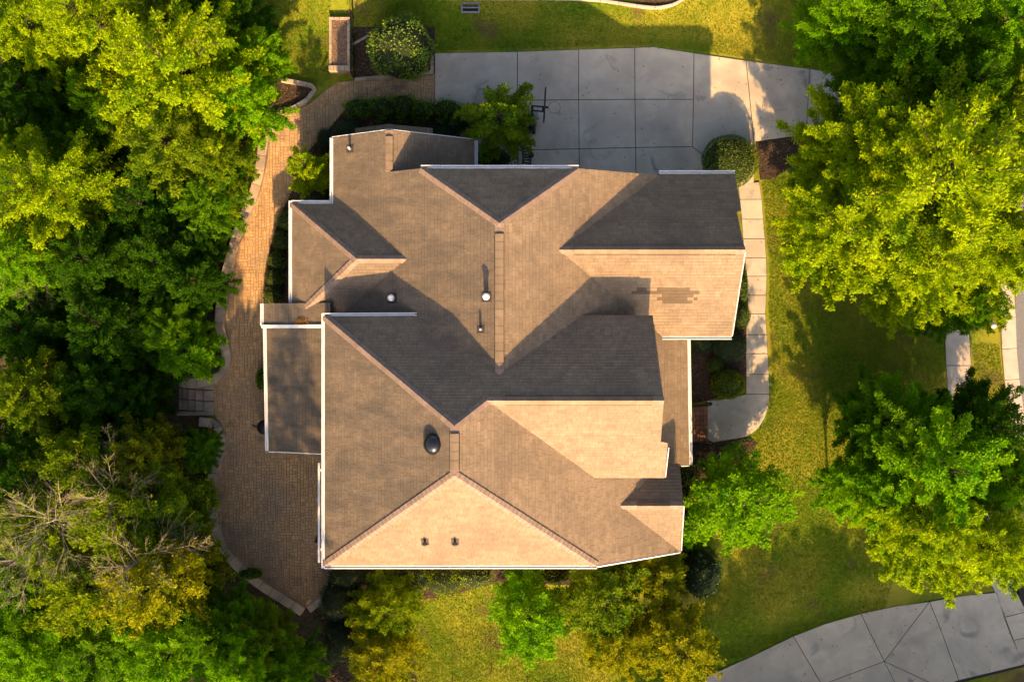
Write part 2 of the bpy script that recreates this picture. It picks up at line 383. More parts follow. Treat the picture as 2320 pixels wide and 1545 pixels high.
# ---- entry walk
L_ = [(1672, 418), (1676, 452), (1680, 497), (1683, 541), (1687, 584), (1692, 626), (1694, 669), (1692, 711), (1690, 758), (1690, 801), (1690, 848), (1690, 893)]
Rr = [(1720, 412), (1726, 452), (1729, 497), (1733, 541), (1736, 584), (1737, 626), (1736, 669), (1734, 711), (1737, 758), (1739, 801), (1742, 848), (1743, 893)]
landing = [(1602, 907), (1640, 905), (1690, 898), (1743, 891), (1741, 920), (1733, 945), (1718, 970), (1700, 984), (1690, 990), (1602, 1004)]
walk = drape('entry_walk', PL(L_ + landing[::-1][:1] + landing[2:] [::-1][:0] + [(1690, 990), (1733, 945)] + Rr[::-1]), M['joint'], 0.008)
slabs(walk, [[L_[i], Rr[i], Rr[i + 1], L_[i + 1]] for i in range(len(L_) - 1)], M['walk'], 0.034)
slabs(walk, [[(1602, 907), (1640, 904), (1690, 893), (1743, 893), (1741, 920), (1733, 945), (1718, 970), (1700, 984), (1685, 991), (1602, 1004)]], M['walk'], 0.034)
# ---- lower driveway near the street
low = drape('street_driveway', PL([(1560, 1560), (1700, 1487), (1800, 1438), (1950, 1390), (2110, 1360), (2255, 1340), (2360, 1325), (2360, 1500), (2180, 1545), (2080, 1600), (1560, 1600)]), M['joint'], 0.004)
slabs(low, [
 [(1440, 1610), (1565, 1548), (1700, 1487), (1797, 1440), (1862, 1550), (1890, 1610)], [(1797, 1440), (1870, 1412), (1950, 1389), (2003, 1497), (1862, 1550)],
 [(1950, 1389), (2030, 1372), (2106, 1362), (2003, 1497)], [(2106, 1362), (2140, 1450), (2172, 1540), (2130, 1556), (2003, 1497)],
 [(1862, 1550), (2003, 1497), (2050, 1590), (2060, 1610), (1890, 1610)], [(2003, 1497), (2130, 1556), (2100, 1610), (2060, 1610)],
 [(2106, 1362), (2180, 1349), (2257, 1341), (2290, 1430), (2318, 1505), (2172, 1540), (2140, 1450)],
 [(2257, 1341), (2300, 1335), (2325, 1385), (2273, 1398)], [(2273, 1398), (2325, 1385), (2345, 1440), (2293, 1450)], [(2293, 1450), (2345, 1440), (2360, 1495), (2318, 1505)]], M['concrete'])
# ---- public sidewalk, kerb and street on the right edge
side = drape('sidewalk', PL([(2136, 560), (2186, 560), (2203, 870), (2218, 1120), (2310, 1345), (2255, 1345), (2165, 1120), (2142, 800)]), M['joint'], 0.004)
slabs(side, [[(2136, 560), (2186, 560), (2190, 640), (2137, 640)], [(2137, 640), (2190, 640), (2194, 730), (2139, 730)], [(2139, 730), (2194, 730), (2200, 828), (2143, 828)], [(2143, 828), (2200, 828), (2206, 920), (2149, 925)],
 [(2149, 925), (2206, 920), (2212, 1020), (2157, 1025)], [(2157, 1025), (2212, 1020), (2222, 1120), (2167, 1125)], [(2167, 1125), (2222, 1120), (2250, 1195), (2195, 1200)], [(2195, 1200), (2250, 1195), (2280, 1270), (2225, 1275)], [(2225, 1275), (2280, 1270), (2306, 1338), (2254, 1343)]], M['walk'])
street = drape('street', PL([(2296, 300), (2600, 200), (2700, 1100), (2400, 1300), (2316, 960), (2302, 760)]), M['asphalt'], 0.004)
kerb = empty('street_kerb', PG(2280, 820), 'pale concrete kerb and gutter strip along the street at the right edge', 'kerb')
kp = [(2255, 560), (2260, 640), (2266, 720), (2268, 790), (2274, 860), (2284, 930), (2296, 1000)]
for i in range(len(kp) - 1):
    (a, b_), (c, d) = kp[i], kp[i + 1]
    q = [PG(a, b_)[:2], PG(a + 34, b_ - 2)[:2], PG(c + 34, d - 2)[:2], PG(c, d)[:2]]
    if area(q) < 0: q = q[::-1]
    mb = MB(); mb.prism(inset(q, 0.006), lambda x, y: ground_z(x, y) - 0.1, lambda x, y: ground_z(x, y) + 0.10, 0.02, R_.random())
    o = mb.build('kerb_block', M['walk'], kerb); o.matrix_parent_inverse = Matrix.Translation(kerb.location).inverted()

# ---------------------------------------------------------------- paver patio
edgeA = spline([P(*q) for q in [(622, 267), (596, 296), (588, 330), (583, 372), (570, 430), (549, 482), (530, 532), (513, 590), (501, 640), (492, 700), (491, 745), (499, 775), (506, 805), (500, 832), (480, 850), (440, 856), (416, 855)]], 0.3)
edgeB = spline([P(*q) for q in [(455, 944), (482, 946), (502, 958), (513, 985), (512, 1020), (500, 1060), (491, 1095), (491, 1135), (498, 1182), (516, 1230), (542, 1266), (577, 1297), (612, 1322), (652, 1347), (694, 1374)]], 0.3)
patio_poly = [P(*q) for q in [(985, 168), (960, 170), (905, 178), (800, 184), (765, 188), (735, 208), (705, 234), (665, 257)]] + edgeA[:-3] + [P(484, 868), P(484, 938)] + edgeB[3:] + [P(*q) for q in [(735, 1342), (760, 1280), (760, 1000), (640, 1000), (640, 700), (597, 660), (600, 610), (612, 560), (635, 490), (658, 440), (690, 352), (742, 296), (790, 240), (985, 240)]]
if area(patio_poly) < 0: patio_poly = patio_poly[::-1]
PATZ = 0.03
b = MB(); b.add([(x, y, 0.0) for x, y in patio_poly], [list(range(len(patio_poly)))])
patio = tag(b.build('patio', M['sand']), kind='structure')
# border soldier course is laid along the curve, field pavers are clipped against the outline
field = MB(); PAV = {}
def paver_mesh(w_, h_):
    k = (round(w_, 3), round(h_, 3))
    if k not in PAV:
        q = MB(); q.box((0, 0, 0), (w_ - 0.012, h_ - 0.012, 0.05), bev=0.006); PAV[k] = [q.mesh('paver') for _ in range(4)]
        for i, me in enumerate(PAV[k]):
            me.attributes['tint'].data.foreach_set('value', [[0.15, 0.4, 0.65, 0.95][i]] * len(me.polygons)); me.materials.append(M['paver'])
    return R_.choice(PAV[k])
xs = [p[0] for p in patio_poly]; ys = [p[1] for p in patio_poly]; npav = 0; rowh = 0.178
U_ = 0.068; gw, gh = int((max(xs) - min(xs)) / U_) + 2, int((max(ys) - min(ys)) / U_) + 2
occ = np.zeros((gh, gw), bool); cand = []
SZ = [(3, 3), (3, 2), (2, 3), (2, 2), (3, 2), (2, 2)]
for jj in range(gh):
    for ii in range(gw):
        if occ[jj, ii]: continue
        opts = SZ[:]; R_.shuffle(opts)
        for (a_, b_) in opts + [(2, 1), (1, 2), (1, 1)]:
            if jj + b_ <= gh and ii + a_ <= gw and not occ[jj:jj + b_, ii:ii + a_].any(): break
        occ[jj:jj + b_, ii:ii + a_] = True
        cand.append((min(xs) + ii * U_, min(ys) + jj * U_, a_ * U_, b_ * U_))
full = []
for (x, y, wd, h) in cand:
    cs = [(x, y), (x + wd, y), (x + wd, y + h), (x, y + h)]
    ins = [inside(c, patio_poly) for c in cs]
    if all(ins): full.append((x, y, wd, h))
    elif any(ins):
        q = clip_rect(patio_poly, x + 0.007, y + 0.007, x + wd - 0.007, y + h - 0.007)
        if q: field.prism(q, 0.0, PATZ, 0.0, R_.random())
# the 300 that show in the open court become single pavers, the rest one field
xr0, yr0 = P(700, 1050); xr1, yr1 = P(500, 700)
def vis(c):
    u = CX + (c[0] + c[2] / 2) * FPX / CAM_H; v = CY - (c[1] + c[3] / 2) * FPX / CAM_H
    return (510 < u < 715 and 1030 < v < 1345)
front = sorted([c for c in full if vis(c)], key=lambda c: -c[2] * c[3])[:300]
fs = set(front)
for c in full:
    if c in fs:
        o = link('paver', paver_mesh(c[2], c[3]), patio); o.location = (c[0] + c[2] / 2, c[1] + c[3] / 2, PATZ - 0.025 + R_.uniform(-0.003, 0.003)); o.rotation_euler = (R_.uniform(-.006, .006), R_.uniform(-.006, .006), 0)
    else:
        field.box((c[0] + c[2] / 2, c[1] + c[3] / 2, PATZ - 0.025 + R_.uniform(-0.003, 0.003)), (c[2] - 0.012, c[3] - 0.012, 0.05), bev=0.006, t=R_.random())
tag(field.build('paver_field', M['paver'], patio), kind='stuff')

def edging(name, label, line, wid, hgt, bl, m=None, side=1, z=0.0, group=None, bev=0.015):
    """row of separate cap stones along a line"""
    t = empty(name, (*line[0], z), label, 'edging', group)
    # resample to block length
    acc = [0]
    for i in range(1, len(line)): acc.append(acc[-1] + math.dist(line[i], line[i - 1]))
    def at(s_):
        for i in range(1, len(line)):
            if acc[i] >= s_ or i == len(line) - 1:
                k = (s_ - acc[i - 1]) / max(1e-6, acc[i] - acc[i - 1]); return (line[i - 1][0] + k * (line[i][0] - line[i - 1][0]), line[i - 1][1] + k * (line[i][1] - line[i - 1][1]))
    nn = max(1, round(acc[-1] / bl))
    for i in range(nn):
        a0, a1 = acc[-1] * i / nn, acc[-1] * (i + 1) / nn
        ins = [at(a0 + (a1 - a0) * k / 3) for k in range(4)]
        out = []
        for k in range(4):
            s_ = a0 + (a1 - a0) * k / 3
            p, q = at(max(0, s_ - 0.08)), at(min(acc[-1], s_ + 0.08)); dx, dy = q[0] - p[0], q[1] - p[1]; l = math.hypot(dx, dy) or 1
            out.append((ins[k][0] - dy / l * wid * side, ins[k][1] + dx / l * wid * side))
        poly = ins + out[::-1]
        if area(poly) < 0: poly = poly[::-1]
        b = MB((*line[0], z)); b.prism(inset(poly, 0.006), z - 0.15, z + hgt + R_.uniform(-.006, .006), bev, R_.random())
        b.build('cap_stone', m or M['stone'], t)
    return t
edging('patio_wall', 'long curved stone seat wall edging the patio above the steps', edgeA, 0.42, 0.35, 0.62, side=-1 if False else 1)
edging('patio_wall', 'curved stone wall edging the patio from the steps down to its pointed end', edgeB, 0.40, 0.30, 0.55, side=-1)
edging('patio_wall', 'short straight stone edging closing the right side of the patio tip', [P(694, 1374), P(738, 1340)], 0.32, 0.08, 0.42, side=-1)
edging('retaining_edge', 'thin bent stone edging around mulch nook above the patio', spline([P(*q) for q in [(640, 178), (690, 187), (712, 192), (720, 207), (702, 231), (665, 253), (622, 267)]], 0.3), 0.2, 0.22, 0.55, side=-1)
edging('retaining_edge', 'straight stone edging between paver path and the big round bush bed', spline([P(*q) for q in [(804, 186), (860, 181), (905, 178), (960, 172), (983, 168)]], 0.3), 0.17, 0.12, 0.6, side=1)
edging('retaining_edge', 'short upright stone edging at the driveway corner beside big round bush', [P(983, 168), P(983, 128)], 0.15, 0.12, 0.5, side=1)
edging('retaining_edge', 'short diagonal stone edging left of the big round bush', [P(799, 106), P(838, 84)], 0.12, 0.12, 0.45, side=1)
lt = [PG(*q) for q in [(985, 1), (1150, 2), (1300, 3), (1380, 9), (1440, 19), (1490, 24), (1520, 18), (1545, 6), (1560, -8)]]
edging('bed_edging', 'thin pale stone edging curving along the top lawn', spline([q[:2] for q in lt], 0.4), 0.12, 0.10, 0.8, m=M['walk'], z=lt[2][2], side=1)

# stone steps leading down to the wood
st = empty('garden_steps', (*P(470, 895), 0), 'wide pale stone steps leading from the patio down into the trees', 'steps')
sx = [484, 464, 443, 425, 410, 399]
for i in range(5):
    zt = 0.02 - 0.15 * i
    x0, x1 = P(sx[i + 1], 0)[0], P(sx[i], 0)[0]
    for (va, vb) in ((858, 884), (884, 909), (909, 934)):
        y1, y0 = P(0, va - i)[1], P(0, vb - i)[1]
        b = MB(tuple(st.location)); b.box(((x0 + x1) / 2 - 0.02, (y0 + y1) / 2, zt - 0.1), (x1 - x0 + 0.03, y1 - y0 - 0.03, 0.2), bev=0.02, t=R_.uniform(0, .5) + .5 * (i % 2))
        b.build('step_stone', M['stone'], st)
for va in (855, 937):
    b = MB(tuple(st.location)); b.box((*P(442, va), -0.25), (1.6, 0.16, 0.56), bev=0.015, t=0.4); b.build('cheek_wall', M['stone'], st)

# ---------------------------------------------------------------- house roof planes: z = p*s*coord + c
RP = dict(MW=('x', 1, .55, 7.685), ME=('x', -1, .551, 7.166), MN=('y', -1, .736, 10.662), RN=('y', -1, .712, 8.655), RS=('y', 1, .707, 3.69),
          SN=('y', -1, .793, 6.445), FS=('y', 1, .787, 9.913), SW=('x', 1, .612, 10.152), SE=('x', -1, .594, 7.64), SS=('y', 1, .821, 12.852),
          DN=('y', -1, .728, .389), DS=('y', 1, .696, 9.593), UE=('x', -1, .621, 2.019), GN=('y', -1, .72, 7.704), GW=('x', 1, .598, 9.031), GS=('y', 1, .698, 3.167),
          KW=('x', 1, .36, 7.09), CW=('x', 1, .44, 7.53), PE=('x', -1, .38, 5.66), NW=('x', 1, .5, 5.78), NE=('x', -1, .42, 1.13))
def rz(n, x, y):
    a, s, p, c = RP[n]; return p * s * (x if a == 'x' else y) + c
def hit(n, u, v):
    a, s, p, c = RP[n]; du, dv = (u - CX) / FPX, (CY - v) / FPX
    k = p * s * (du if a == 'x' else dv); z = (k * CAM_H + c) / (1 + k)
    return (du * (CAM_H - z), dv * (CAM_H - z))
mx = -.471                                    # main ridge x
A_, B_ = (mx, 4.40), (mx, -1.24)
S0, S1, F0 = (-2.083, -3.07), (-2.083, -4.845), (-.92, -2.188)
MNl, MNr = (-3.536, 6.687), (2.588, 6.687)
MSv, MSe = (-3.68, .99), (2.733, .99)
R0, MR = (1.82, 3.499), (5.94, 6.687)
G0, Gm0 = (-6.07, 3.2), (-4.15, 3.2)
D0 = (4.28, -6.47)
Sw1, Sw2, Se = (-7.28, .943), (-7.28, -8.715), (3.271, -8.715)
F1 = (3.2, -5.30)
FR = (5.58, -2.188); RR = (8.96, 3.499); DR = (6.74, -6.47)
D1 = (6.83, -8.53)
faces = dict(
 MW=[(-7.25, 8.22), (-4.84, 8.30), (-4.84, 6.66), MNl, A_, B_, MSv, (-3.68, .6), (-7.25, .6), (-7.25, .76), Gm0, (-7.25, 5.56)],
 ME=[A_, MNr, MR, R0, (5.54, .6), (2.733, .6), MSe, B_],
 MN=[A_, MNl, MNr],
 RN=[R0, MR, (5.90, 6.75), (9.0, 6.75), hit('RN', 1680, 478), hit('RN', 1669, 480), RR],
 RS=[R0, RR, (8.88, .184), (6.07, .184)],
 SN=[Sw1, MSv, B_, MSe, (5.47, .99), FR, F0, S0],
 FS=[F0, FR, hit('FS', 1497, 1000), hit('FS', 1513, 1003), (5.93, -5.30), F1],
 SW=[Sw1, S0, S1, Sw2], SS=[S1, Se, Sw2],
 SE=[S0, F0, F1, (3.25, -4.9), (6.14, -4.95), D0, D1, Se, S1],
 DN=[D0, (6.14, -4.95), (6.76, -4.95), DR], DS=[D0, DR, D1],
 UE=[(-4.84, 8.30), (-1.54, 8.25), (-1.54, 6.4), (-4.84, 6.4)],
 GN=[(-8.915, 5.56), (-7.25, 5.56), Gm0, G0], GW=[(-8.915, 5.56), G0, (-8.915, .763)], GS=[G0, Gm0, (-7.25, .76), (-8.915, .763)],
 KW=[(-10.12, 1.52), (-7.24, 1.52), (-7.24, .62), (-10.12, .62)],
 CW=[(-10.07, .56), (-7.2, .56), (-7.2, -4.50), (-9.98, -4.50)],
 PE=[(5.15, .5), (7.22, .5), (7.31, -5.1), (5.15, -5.1)],
 NW=[(-6.5, 8.82), (-5.05, 8.86), (-5.05, 7.85), (-6.5, 7.85)], NE=[(-5.05, 8.86), (-3.3, 8.82), (-3.3, 7.85), (-5.05, 7.85)],
)
stain = dict(MW=.95, SW=1.05, GW=.7, CW=1.35, KW=.9, UE=.3, PE=.25, SE=.03, ME=.0, GS=.2, SS=.03, FS=.03, RS=.05)  # weathering, plus west slopes and lean-to darkened in colour to imitate shade
house = empty('house', (0, 0, 0), 'large house with brown shingle roof of many hips, gables and white gutters', 'house')
def shingles(n, poly, parent):
    a, s, p, c = RP[n]; L = math.sqrt(1 + p * p)
    nx, ny, nz = ((-p * s / L, 0, 1 / L) if a == 'x' else (0, -p * s / L, 1 / L))
    to2 = (lambda q: (q[1], s * q[0] * L)) if a == 'x' else (lambda q: (q[0], s * q[1] * L))
    fr2 = (lambda q: (s * q[1] / L, q[0])) if a == 'x' else (lambda q: (q[0], s * q[1] / L))
    q2 = [to2(q) for q in poly]
    if area(q2) < 0: q2 = q2[::-1]
    us = [q[0] for q in q2]; vs = [q[1] for q in q2]; b = MB(); ch = 0.148; v = min(vs) - 0.02; r = 0
    rr = random.Random(hash(n) % 1000 if False else sum(map(ord, n)))
    flip = (area([fr2((0, 0)), fr2((1, 0)), fr2((1, 1))]) < 0)
    while v < max(vs):
        u = min(us) - rr.uniform(0, .4)
        while u < max(us):
            wd = rr.choice([.14, .2, .26, .32, .4]); q = clip_rect(q2, u + 0.004, v, u + wd - 0.004, v + ch - .014)
            if q:
                t = min(1, max(0, rr.gauss(.5, .22))); th = rr.choice([.012, .012, .02])
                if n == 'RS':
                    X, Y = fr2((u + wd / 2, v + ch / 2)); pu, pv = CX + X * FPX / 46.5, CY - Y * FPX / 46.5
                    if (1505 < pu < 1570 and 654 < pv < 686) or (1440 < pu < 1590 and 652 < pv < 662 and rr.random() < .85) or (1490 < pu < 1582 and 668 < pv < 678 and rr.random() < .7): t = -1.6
                if n == 'SW' and rr.random() < .012: t = 1.4
                m = len(q); vv = []
                for (uu, w2) in q:
                    X, Y = fr2((uu, w2)); k = 1 - (w2 - v) / ch; h = 0.004 + th * k; Z = rz(n, X, Y)
                    vv.append((X + nx * h, Y + ny * h, Z + nz * h))
                for (uu, w2) in q:
                    X, Y = fr2((uu, w2)); Z = rz(n, X, Y); vv.append((X - nx * .004, Y - ny * .004, Z - nz * .004))
                top = list(range(m)); sd_ = [[m + i, m + (i + 1) % m, (i + 1) % m, i] for i in range(m)]
                if flip: top = top[::-1]; sd_ = [f[::-1] for f in sd_]
                b.add(vv, [top] + sd_, t)
            u += wd
        v += ch; r += 1
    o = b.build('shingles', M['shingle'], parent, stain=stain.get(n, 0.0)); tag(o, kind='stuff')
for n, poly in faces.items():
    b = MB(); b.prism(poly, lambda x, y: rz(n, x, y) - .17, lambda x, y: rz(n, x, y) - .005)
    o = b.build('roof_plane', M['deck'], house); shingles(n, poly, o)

# hip and ridge caps
def nrm(n):
    a, s, p, c = RP[n]; v = Vector((-p * s, 0, 1)) if a == 'x' else Vector((0, -p * s, 1)); return v.normalized()
def ridge(n1, n2, a, b_, wid=.16, step=.2, lift=.045):
    p0 = Vector((*a, rz(n1, *a))); p1 = Vector((*b_, rz(n1, *b_))); t = (p1 - p0); L = t.length; t.normalize()
    ds = []
    for n in (n1, n2):
        d = nrm(n).cross(t).normalized()
        if n == n2 and len(ds) and d.dot(ds[0]) > 0: d = -d
        elif n == n1:
            # choose the side on which this plane lies
            pass
        ds.append(d)
    def side(n, other):
        d = nrm(n).cross(t).normalized()
        q = p0 + t * L / 2 + d * .3
        # on its own side a plane is the lower of the two
        if rz(n, q.x, q.y) > rz(other, q.x, q.y) + 1e-6: d = -d
        return d
    d1, d2 = side(n1, n2), side(n2, n1); mbb = MB(); k = max(1, int(L / step)); up = (nrm(n1) + nrm(n2)).normalized()
    for i in range(k):
        s0, s1 = L * i / k, L * (i + 1) / k
        h0, h1 = lift + .014, lift
        c0, c1 = p0 + t * s0 + up * h0, p0 + t * (s1 + .01) + up * h1
        e = lambda d, q, nn, hh: q + d * wid + nrm(nn) * hh
        a0, a1 = e(d1, p0 + t * s0, n1, h0 - .006), e(d1, p0 + t * (s1 + .01), n1, h1 - .006)
        b0, b1 = e(d2, p0 + t * s0, n2, h0 - .006), e(d2, p0 + t * (s1 + .01), n2, h1 - .006)
        dn = Vector((0, 0, -.045)); A0, A1, B0, B1 = a0 + dn, a1 + dn, b0 + dn, b1 + dn
        mbb.add([tuple(q) for q in (a0, c0, b0, a1, c1, b1, A0, B0, A1, B1)], [[0, 1, 4, 3], [1, 2, 5, 4], [6, 0, 3, 8], [2, 7, 9, 5], [6, 7, 2, 1, 0], [3, 4, 5, 9, 8]], min(1, max(0, R_.gauss(.5, .2))))
    o = mbb.build('ridge_cap', M['cap'], house); tag(o, kind='stuff'); return o
for a in [('MW', 'ME', A_, B_), ('MW', 'MN', A_, MNl), ('ME', 'MN', A_, MNr), ('RN', 'RS', R0, RR), ('SN', 'SW', S0, Sw1), ('SW', 'SE', S0, S1), ('SW', 'SS', S1, Sw2), ('SE', 'SS', S1, Se),
          ('SN', 'SE', S0, F0), ('SN', 'FS', F0, FR), ('DN', 'DS', D0, DR), ('MW', 'UE', (-4.84, 8.3), (-4.84, 6.68)), ('GN', 'GS', G0, Gm0), ('GN', 'GW', G0, (-8.915, 5.56)), ('GW', 'GS', G0, (-8.915, .763)), ('NW', 'NE', (-5.05, 8.86), (-5.05, 7.9))]: ridge(*a)
# low ridge vents: a raised strip laid over the ridge
def ridge_vent(n1, n2, a, b_, w1=.17):
    p0 = Vector((*a, rz(n1, *a))); p1 = Vector((*b_, rz(n1, *b_))); t = (p1 - p0).normalized(); L = (p1 - p0).length
    h = Vector((t.y, -t.x, 0)); mbb = MB(); k = int(L / .3)
    for i in range(k):
        s0, s1 = L * i / k, L * (i + 1) / k; sec = []
        for s_, dz in ((s0, .012), (s1 + .012, 0)):
            c = p0 + t * s_
            def Q(sg, off, dzz):
                q = c + h * sg * off; z = min(rz(n1, q.x, q.y), rz(n2, q.x, q.y)); return (q.x, q.y, z + dzz)
            sec += [Q(-1, w1 + .015, .01), Q(-1, w1 - .01, .10 + dz), (c.x, c.y, c.z + .115 + dz), Q(1, w1 - .01, .10 + dz), Q(1, w1 + .015, .01)]
        mbb.add(sec, [[0, 1, 6, 5], [1, 2, 7, 6], [2, 3, 8, 7], [3, 4, 9, 8], [4, 3, 2, 1, 0], [5, 6, 7, 8, 9]], R_.uniform(.35, .75))
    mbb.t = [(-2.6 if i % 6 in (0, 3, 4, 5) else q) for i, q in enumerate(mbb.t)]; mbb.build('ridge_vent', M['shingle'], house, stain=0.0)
ridge_vent('MW', 'ME', (mx, 4.0), (mx, -.7)); ridge_vent('SW', 'SE', (S0[0], -3.35), (S0[0], -4.65)); ridge_vent('SN', 'FS', (-.25, -2.188), (5.15, -2.188))
ridge_vent('RN', 'RS', (2.4, 3.499), (8.6, 3.499)); ridge_vent('DN', 'DS', (4.95, -6.47), (6.2, -6.47), .13); ridge_vent('MW', 'UE', (-4.84, 8.05), (-4.84, 6.75), .15)

# gutters: open white troughs along the eaves
def gutter(a, b_, z, out, wid=.13, zb=None, name='gutter'):
    zb = z if zb is None else zb
    t = Vector((b_[0] - a[0], b_[1] - a[1], 0)).normalized(); o = Vector((out[0], out[1], 0)); mbb = MB()
    prof = [(0, .02), (0, -.12), (wid, -.12), (wid, .03), (wid - .035, .03), (wid - .035, -.07), (.03, -.07), (.03, .02)]
    vs = []
    for (q, zz) in ((a, z), (b_, zb)):
        for d, h in prof: vs.append((q[0] + o.x * d, q[1] + o.y * d, zz + h))
    n_ = len(prof); mbb.add(vs, [[i, (i + 1) % n_, n_ + (i + 1) % n_, n_ + i] for i in range(n_)] + [list(range(n_))[::-1], list(range(n_, 2 * n_))])
    return mbb.build(name, M['white'], house)
gutter((-7.25, 8.22), (-7.25, 5.62), 3.70, (-1, 0)); gutter((-8.95, 5.56), (-7.25, 5.56), 3.70, (0, 1)); gutter((-8.915, 5.68), (-8.915, 1.53), 3.70, (-1, 0))
gutter((-10.12, 1.52), (-10.12, .62), 3.45, (-1, 0)); gutter((-10.08, .56), (-9.98, -4.50), 3.10, (-1, 0), zb=3.14)
gutter((-7.36, .965), (-3.7, .99), 5.69, (0, 1), .115); gutter((-7.28, 1.07), (-7.28, -8.82), 5.70, (-1, 0), .115); gutter((-7.28, -8.715), (3.30, -8.715), 5.70, (0, -1), .125)
gutter(MNl, MNr, 5.74, (0, 1)); gutter((-1.54, 8.25), (-1.54, 6.70), 2.975, (1, 0)); gutter((5.94, 6.75), (9.0, 6.75), 3.85, (0, 1)); gutter((6.07, .184), (8.88, .184), 3.82, (0, -1))
gutter((7.22, .05), (7.31, -5.1), 2.90, (1, 0), zb=2.88)
mb = MB(); mb.prism([(-10.2, .52), (-7.33, .52), (-7.33, .655), (-10.2, .655)], lambda x, y: rz('KW', x, 0) - .25, lambda x, y: rz('KW', x, 0) + .09); o = mb.build('fascia', M['white'], house)   # white top edge of the porch shed roof
def trim(n, a, b_, wid=.05, name='rake_trim'):
    mbb = MB(); mbb.tube([(a[0], a[1], rz(n, *a) - .02), (b_[0], b_[1], rz(n, *b_) - .02)], wid, 4); return mbb.build(name, M['white'], house)
trim('SE', (3.30, -8.755), (6.85, -8.57)); trim('CW', (-9.98, -4.53), (-7.4, -4.53), .02); trim('RS', (8.91, .2), (8.99, 3.45), .02); trim('MW', (-7.3, 8.27), (-4.86, 8.34), .02); trim('UE', (-4.8, 8.34), (-1.5, 8.29), .02); trim('PE', (6.95, -5.13), (7.3, -5.13), .03)
trim('FS', (5.96, -5.28), (5.96, -4.05), .018); trim('DS', (6.78, -6.5), (6.87, -8.5), .02)
# lower white rail and bracket along the west wall
b = MB(); b.box((-7.93, -7.05, 3.0), (.085, 4.1, .12)); b.build('lower_gutter', M['white'], house)
for yy in (-5.3, -8.55):
    b = MB(); b.box((-7.43, yy, 3.02), (.95, .1, .08)); b.build('bracket', M['white'], house)
# walls under the roofs
def wallbox(x0, x1, y0, y1, z1, z0=-.1):
    b = MB(); b.box(((x0 + x1) / 2, (y0 + y1) / 2, (z0 + z1) / 2), (x1 - x0, y1 - y0, z1 - z0)); return b.build('wall', M['wall'], house)
def wallpoly(pts, th, axis):
    """gable wall: (coord, z) profile extruded by th along axis; profile given with fixed coordinate"""
    fixed, prof = pts; b = MB(); n_ = len(prof); vs = []
    for d in (0, th):
        for q, z in prof: vs.append((fixed + d, q, z) if axis == 'x' else (q, fixed + d, z))
    b.add(vs, [list(range(n_)), list(range(n_, 2 * n_))[::-1]] + [[i, n_ + i, n_ + (i + 1) % n_, (i + 1) % n_] for i in range(n_)]); return b.build('wall', M['wall'], house)
wallbox(-6.95, 2.9, -8.35, .6, 5.45); wallbox(-3.2, 2.2, .6, 6.3, 5.45); wallbox(-6.85, -3.2, .6, 6.3, 3.55); wallbox(-6.85, -4.84, 6.3, 7.85, 3.55); wallbox(-4.84, -1.95, 6.3, 7.85, 2.85)
wallbox(2.2, 8.45, .65, 6.3, 3.65); wallpoly((8.35, [(.65, 3.65), (6.3, 3.65), (3.5, 5.85)]), .1, 'x')
wallbox(2.9, 5.1, -4.9, .6, 5.4); wallpoly((5.0, [(-4.9, 5.4), (.6, 5.4), (-2.188, 7.8)]), .1, 'x')
wallbox(2.9, 6.4, -8.15, -4.9, 3.4); wallpoly((6.3, [(-8.1, 3.4), (-5.0, 3.4), (-6.47, 4.8)]), .1, 'x')
wallpoly((-8.15, [(2.9, 3.4), (6.3, 3.4), (6.3, 3.6), (2.9, 5.4)]), .1, 'y')
wallpoly((7.75, [(-6.85, 3.5), (-1.95, 2.8), (-4.84, 4.75)]), .1, 'y')
wallbox(-8.5, -6.85, 1.7, 5.15, 3.5)
for (px_, py_) in ((-9.85, .4), (-9.85, -4.3), (-9.85, 1.3), (7.05, -.1), (7.1, -2.5), (7.1, -4.9)):
    b = MB(); b.box((px_, py_, 1.35), (.2, .2, 2.85), bev=.01); b.build('porch_post', M['white'], house)
# windows and doors in the walls
def window(x, y, z, wd, ht, facing, name='window'):
    dx, dy = facing; b = MB()
    d = (wd, .06) if dx == 0 else (.06, wd)
    for (ox, oz, ww, hh) in ((0, ht / 2, wd + .12, .1), (0, -ht / 2, wd + .12, .1), (-wd / 2, 0, .1, ht), (wd / 2, 0, .1, ht), (0, 0, .05, ht)):
        b.box((x + (ox if dx == 0 else 0) + dx * .03, y + (ox if dy == 0 else 0) + dy * .03, z + oz), (ww, .07, hh) if dx == 0 else (.07, ww, hh))
    o = b.build(name, M['white'], house)
    b = MB(); b.box((x + dx * .012, y + dy * .012, z), (wd, .03, ht) if dx == 0 else (.03, wd, ht)); b.build('pane', M['glass'], o)
for y in (-7.2, -6.0, -2.2, -.8): window(-6.95, y, 4.4, .9, 1.3, (-1, 0))
for y in (-7.2, -6.0): window(-6.95, y, 1.4, .9, 1.5, (-1, 0))
for x in (-5, -2.5, 0): window(x, -8.35, 4.3, 1.0, 1.3, (0, -1)); window(x, -8.35, 1.5, 1.0, 1.5, (0, -1))
window(8.45, 3.5, 1.6, 1.4, 1.5, (1, 0)); window(5.1, -2.2, 4.4, 1.4, 1.4, (1, 0)); window(6.4, -6.5, 1.6, 1.2, 1.4, (1, 0)); window(-.5, 6.3, 4.3, 1.2, 1.2, (0, 1)); window(-8.5, 3.4, 1.7, 1.0, 1.3, (-1, 0))
for x in (4.2, 7.0):
    b = MB()
    for k in range(4): b.box((x, 6.33, .32 + .55 * k), (2.3, .06, .52), bev=.01)
    b.build('garage_door', M['white'], house)
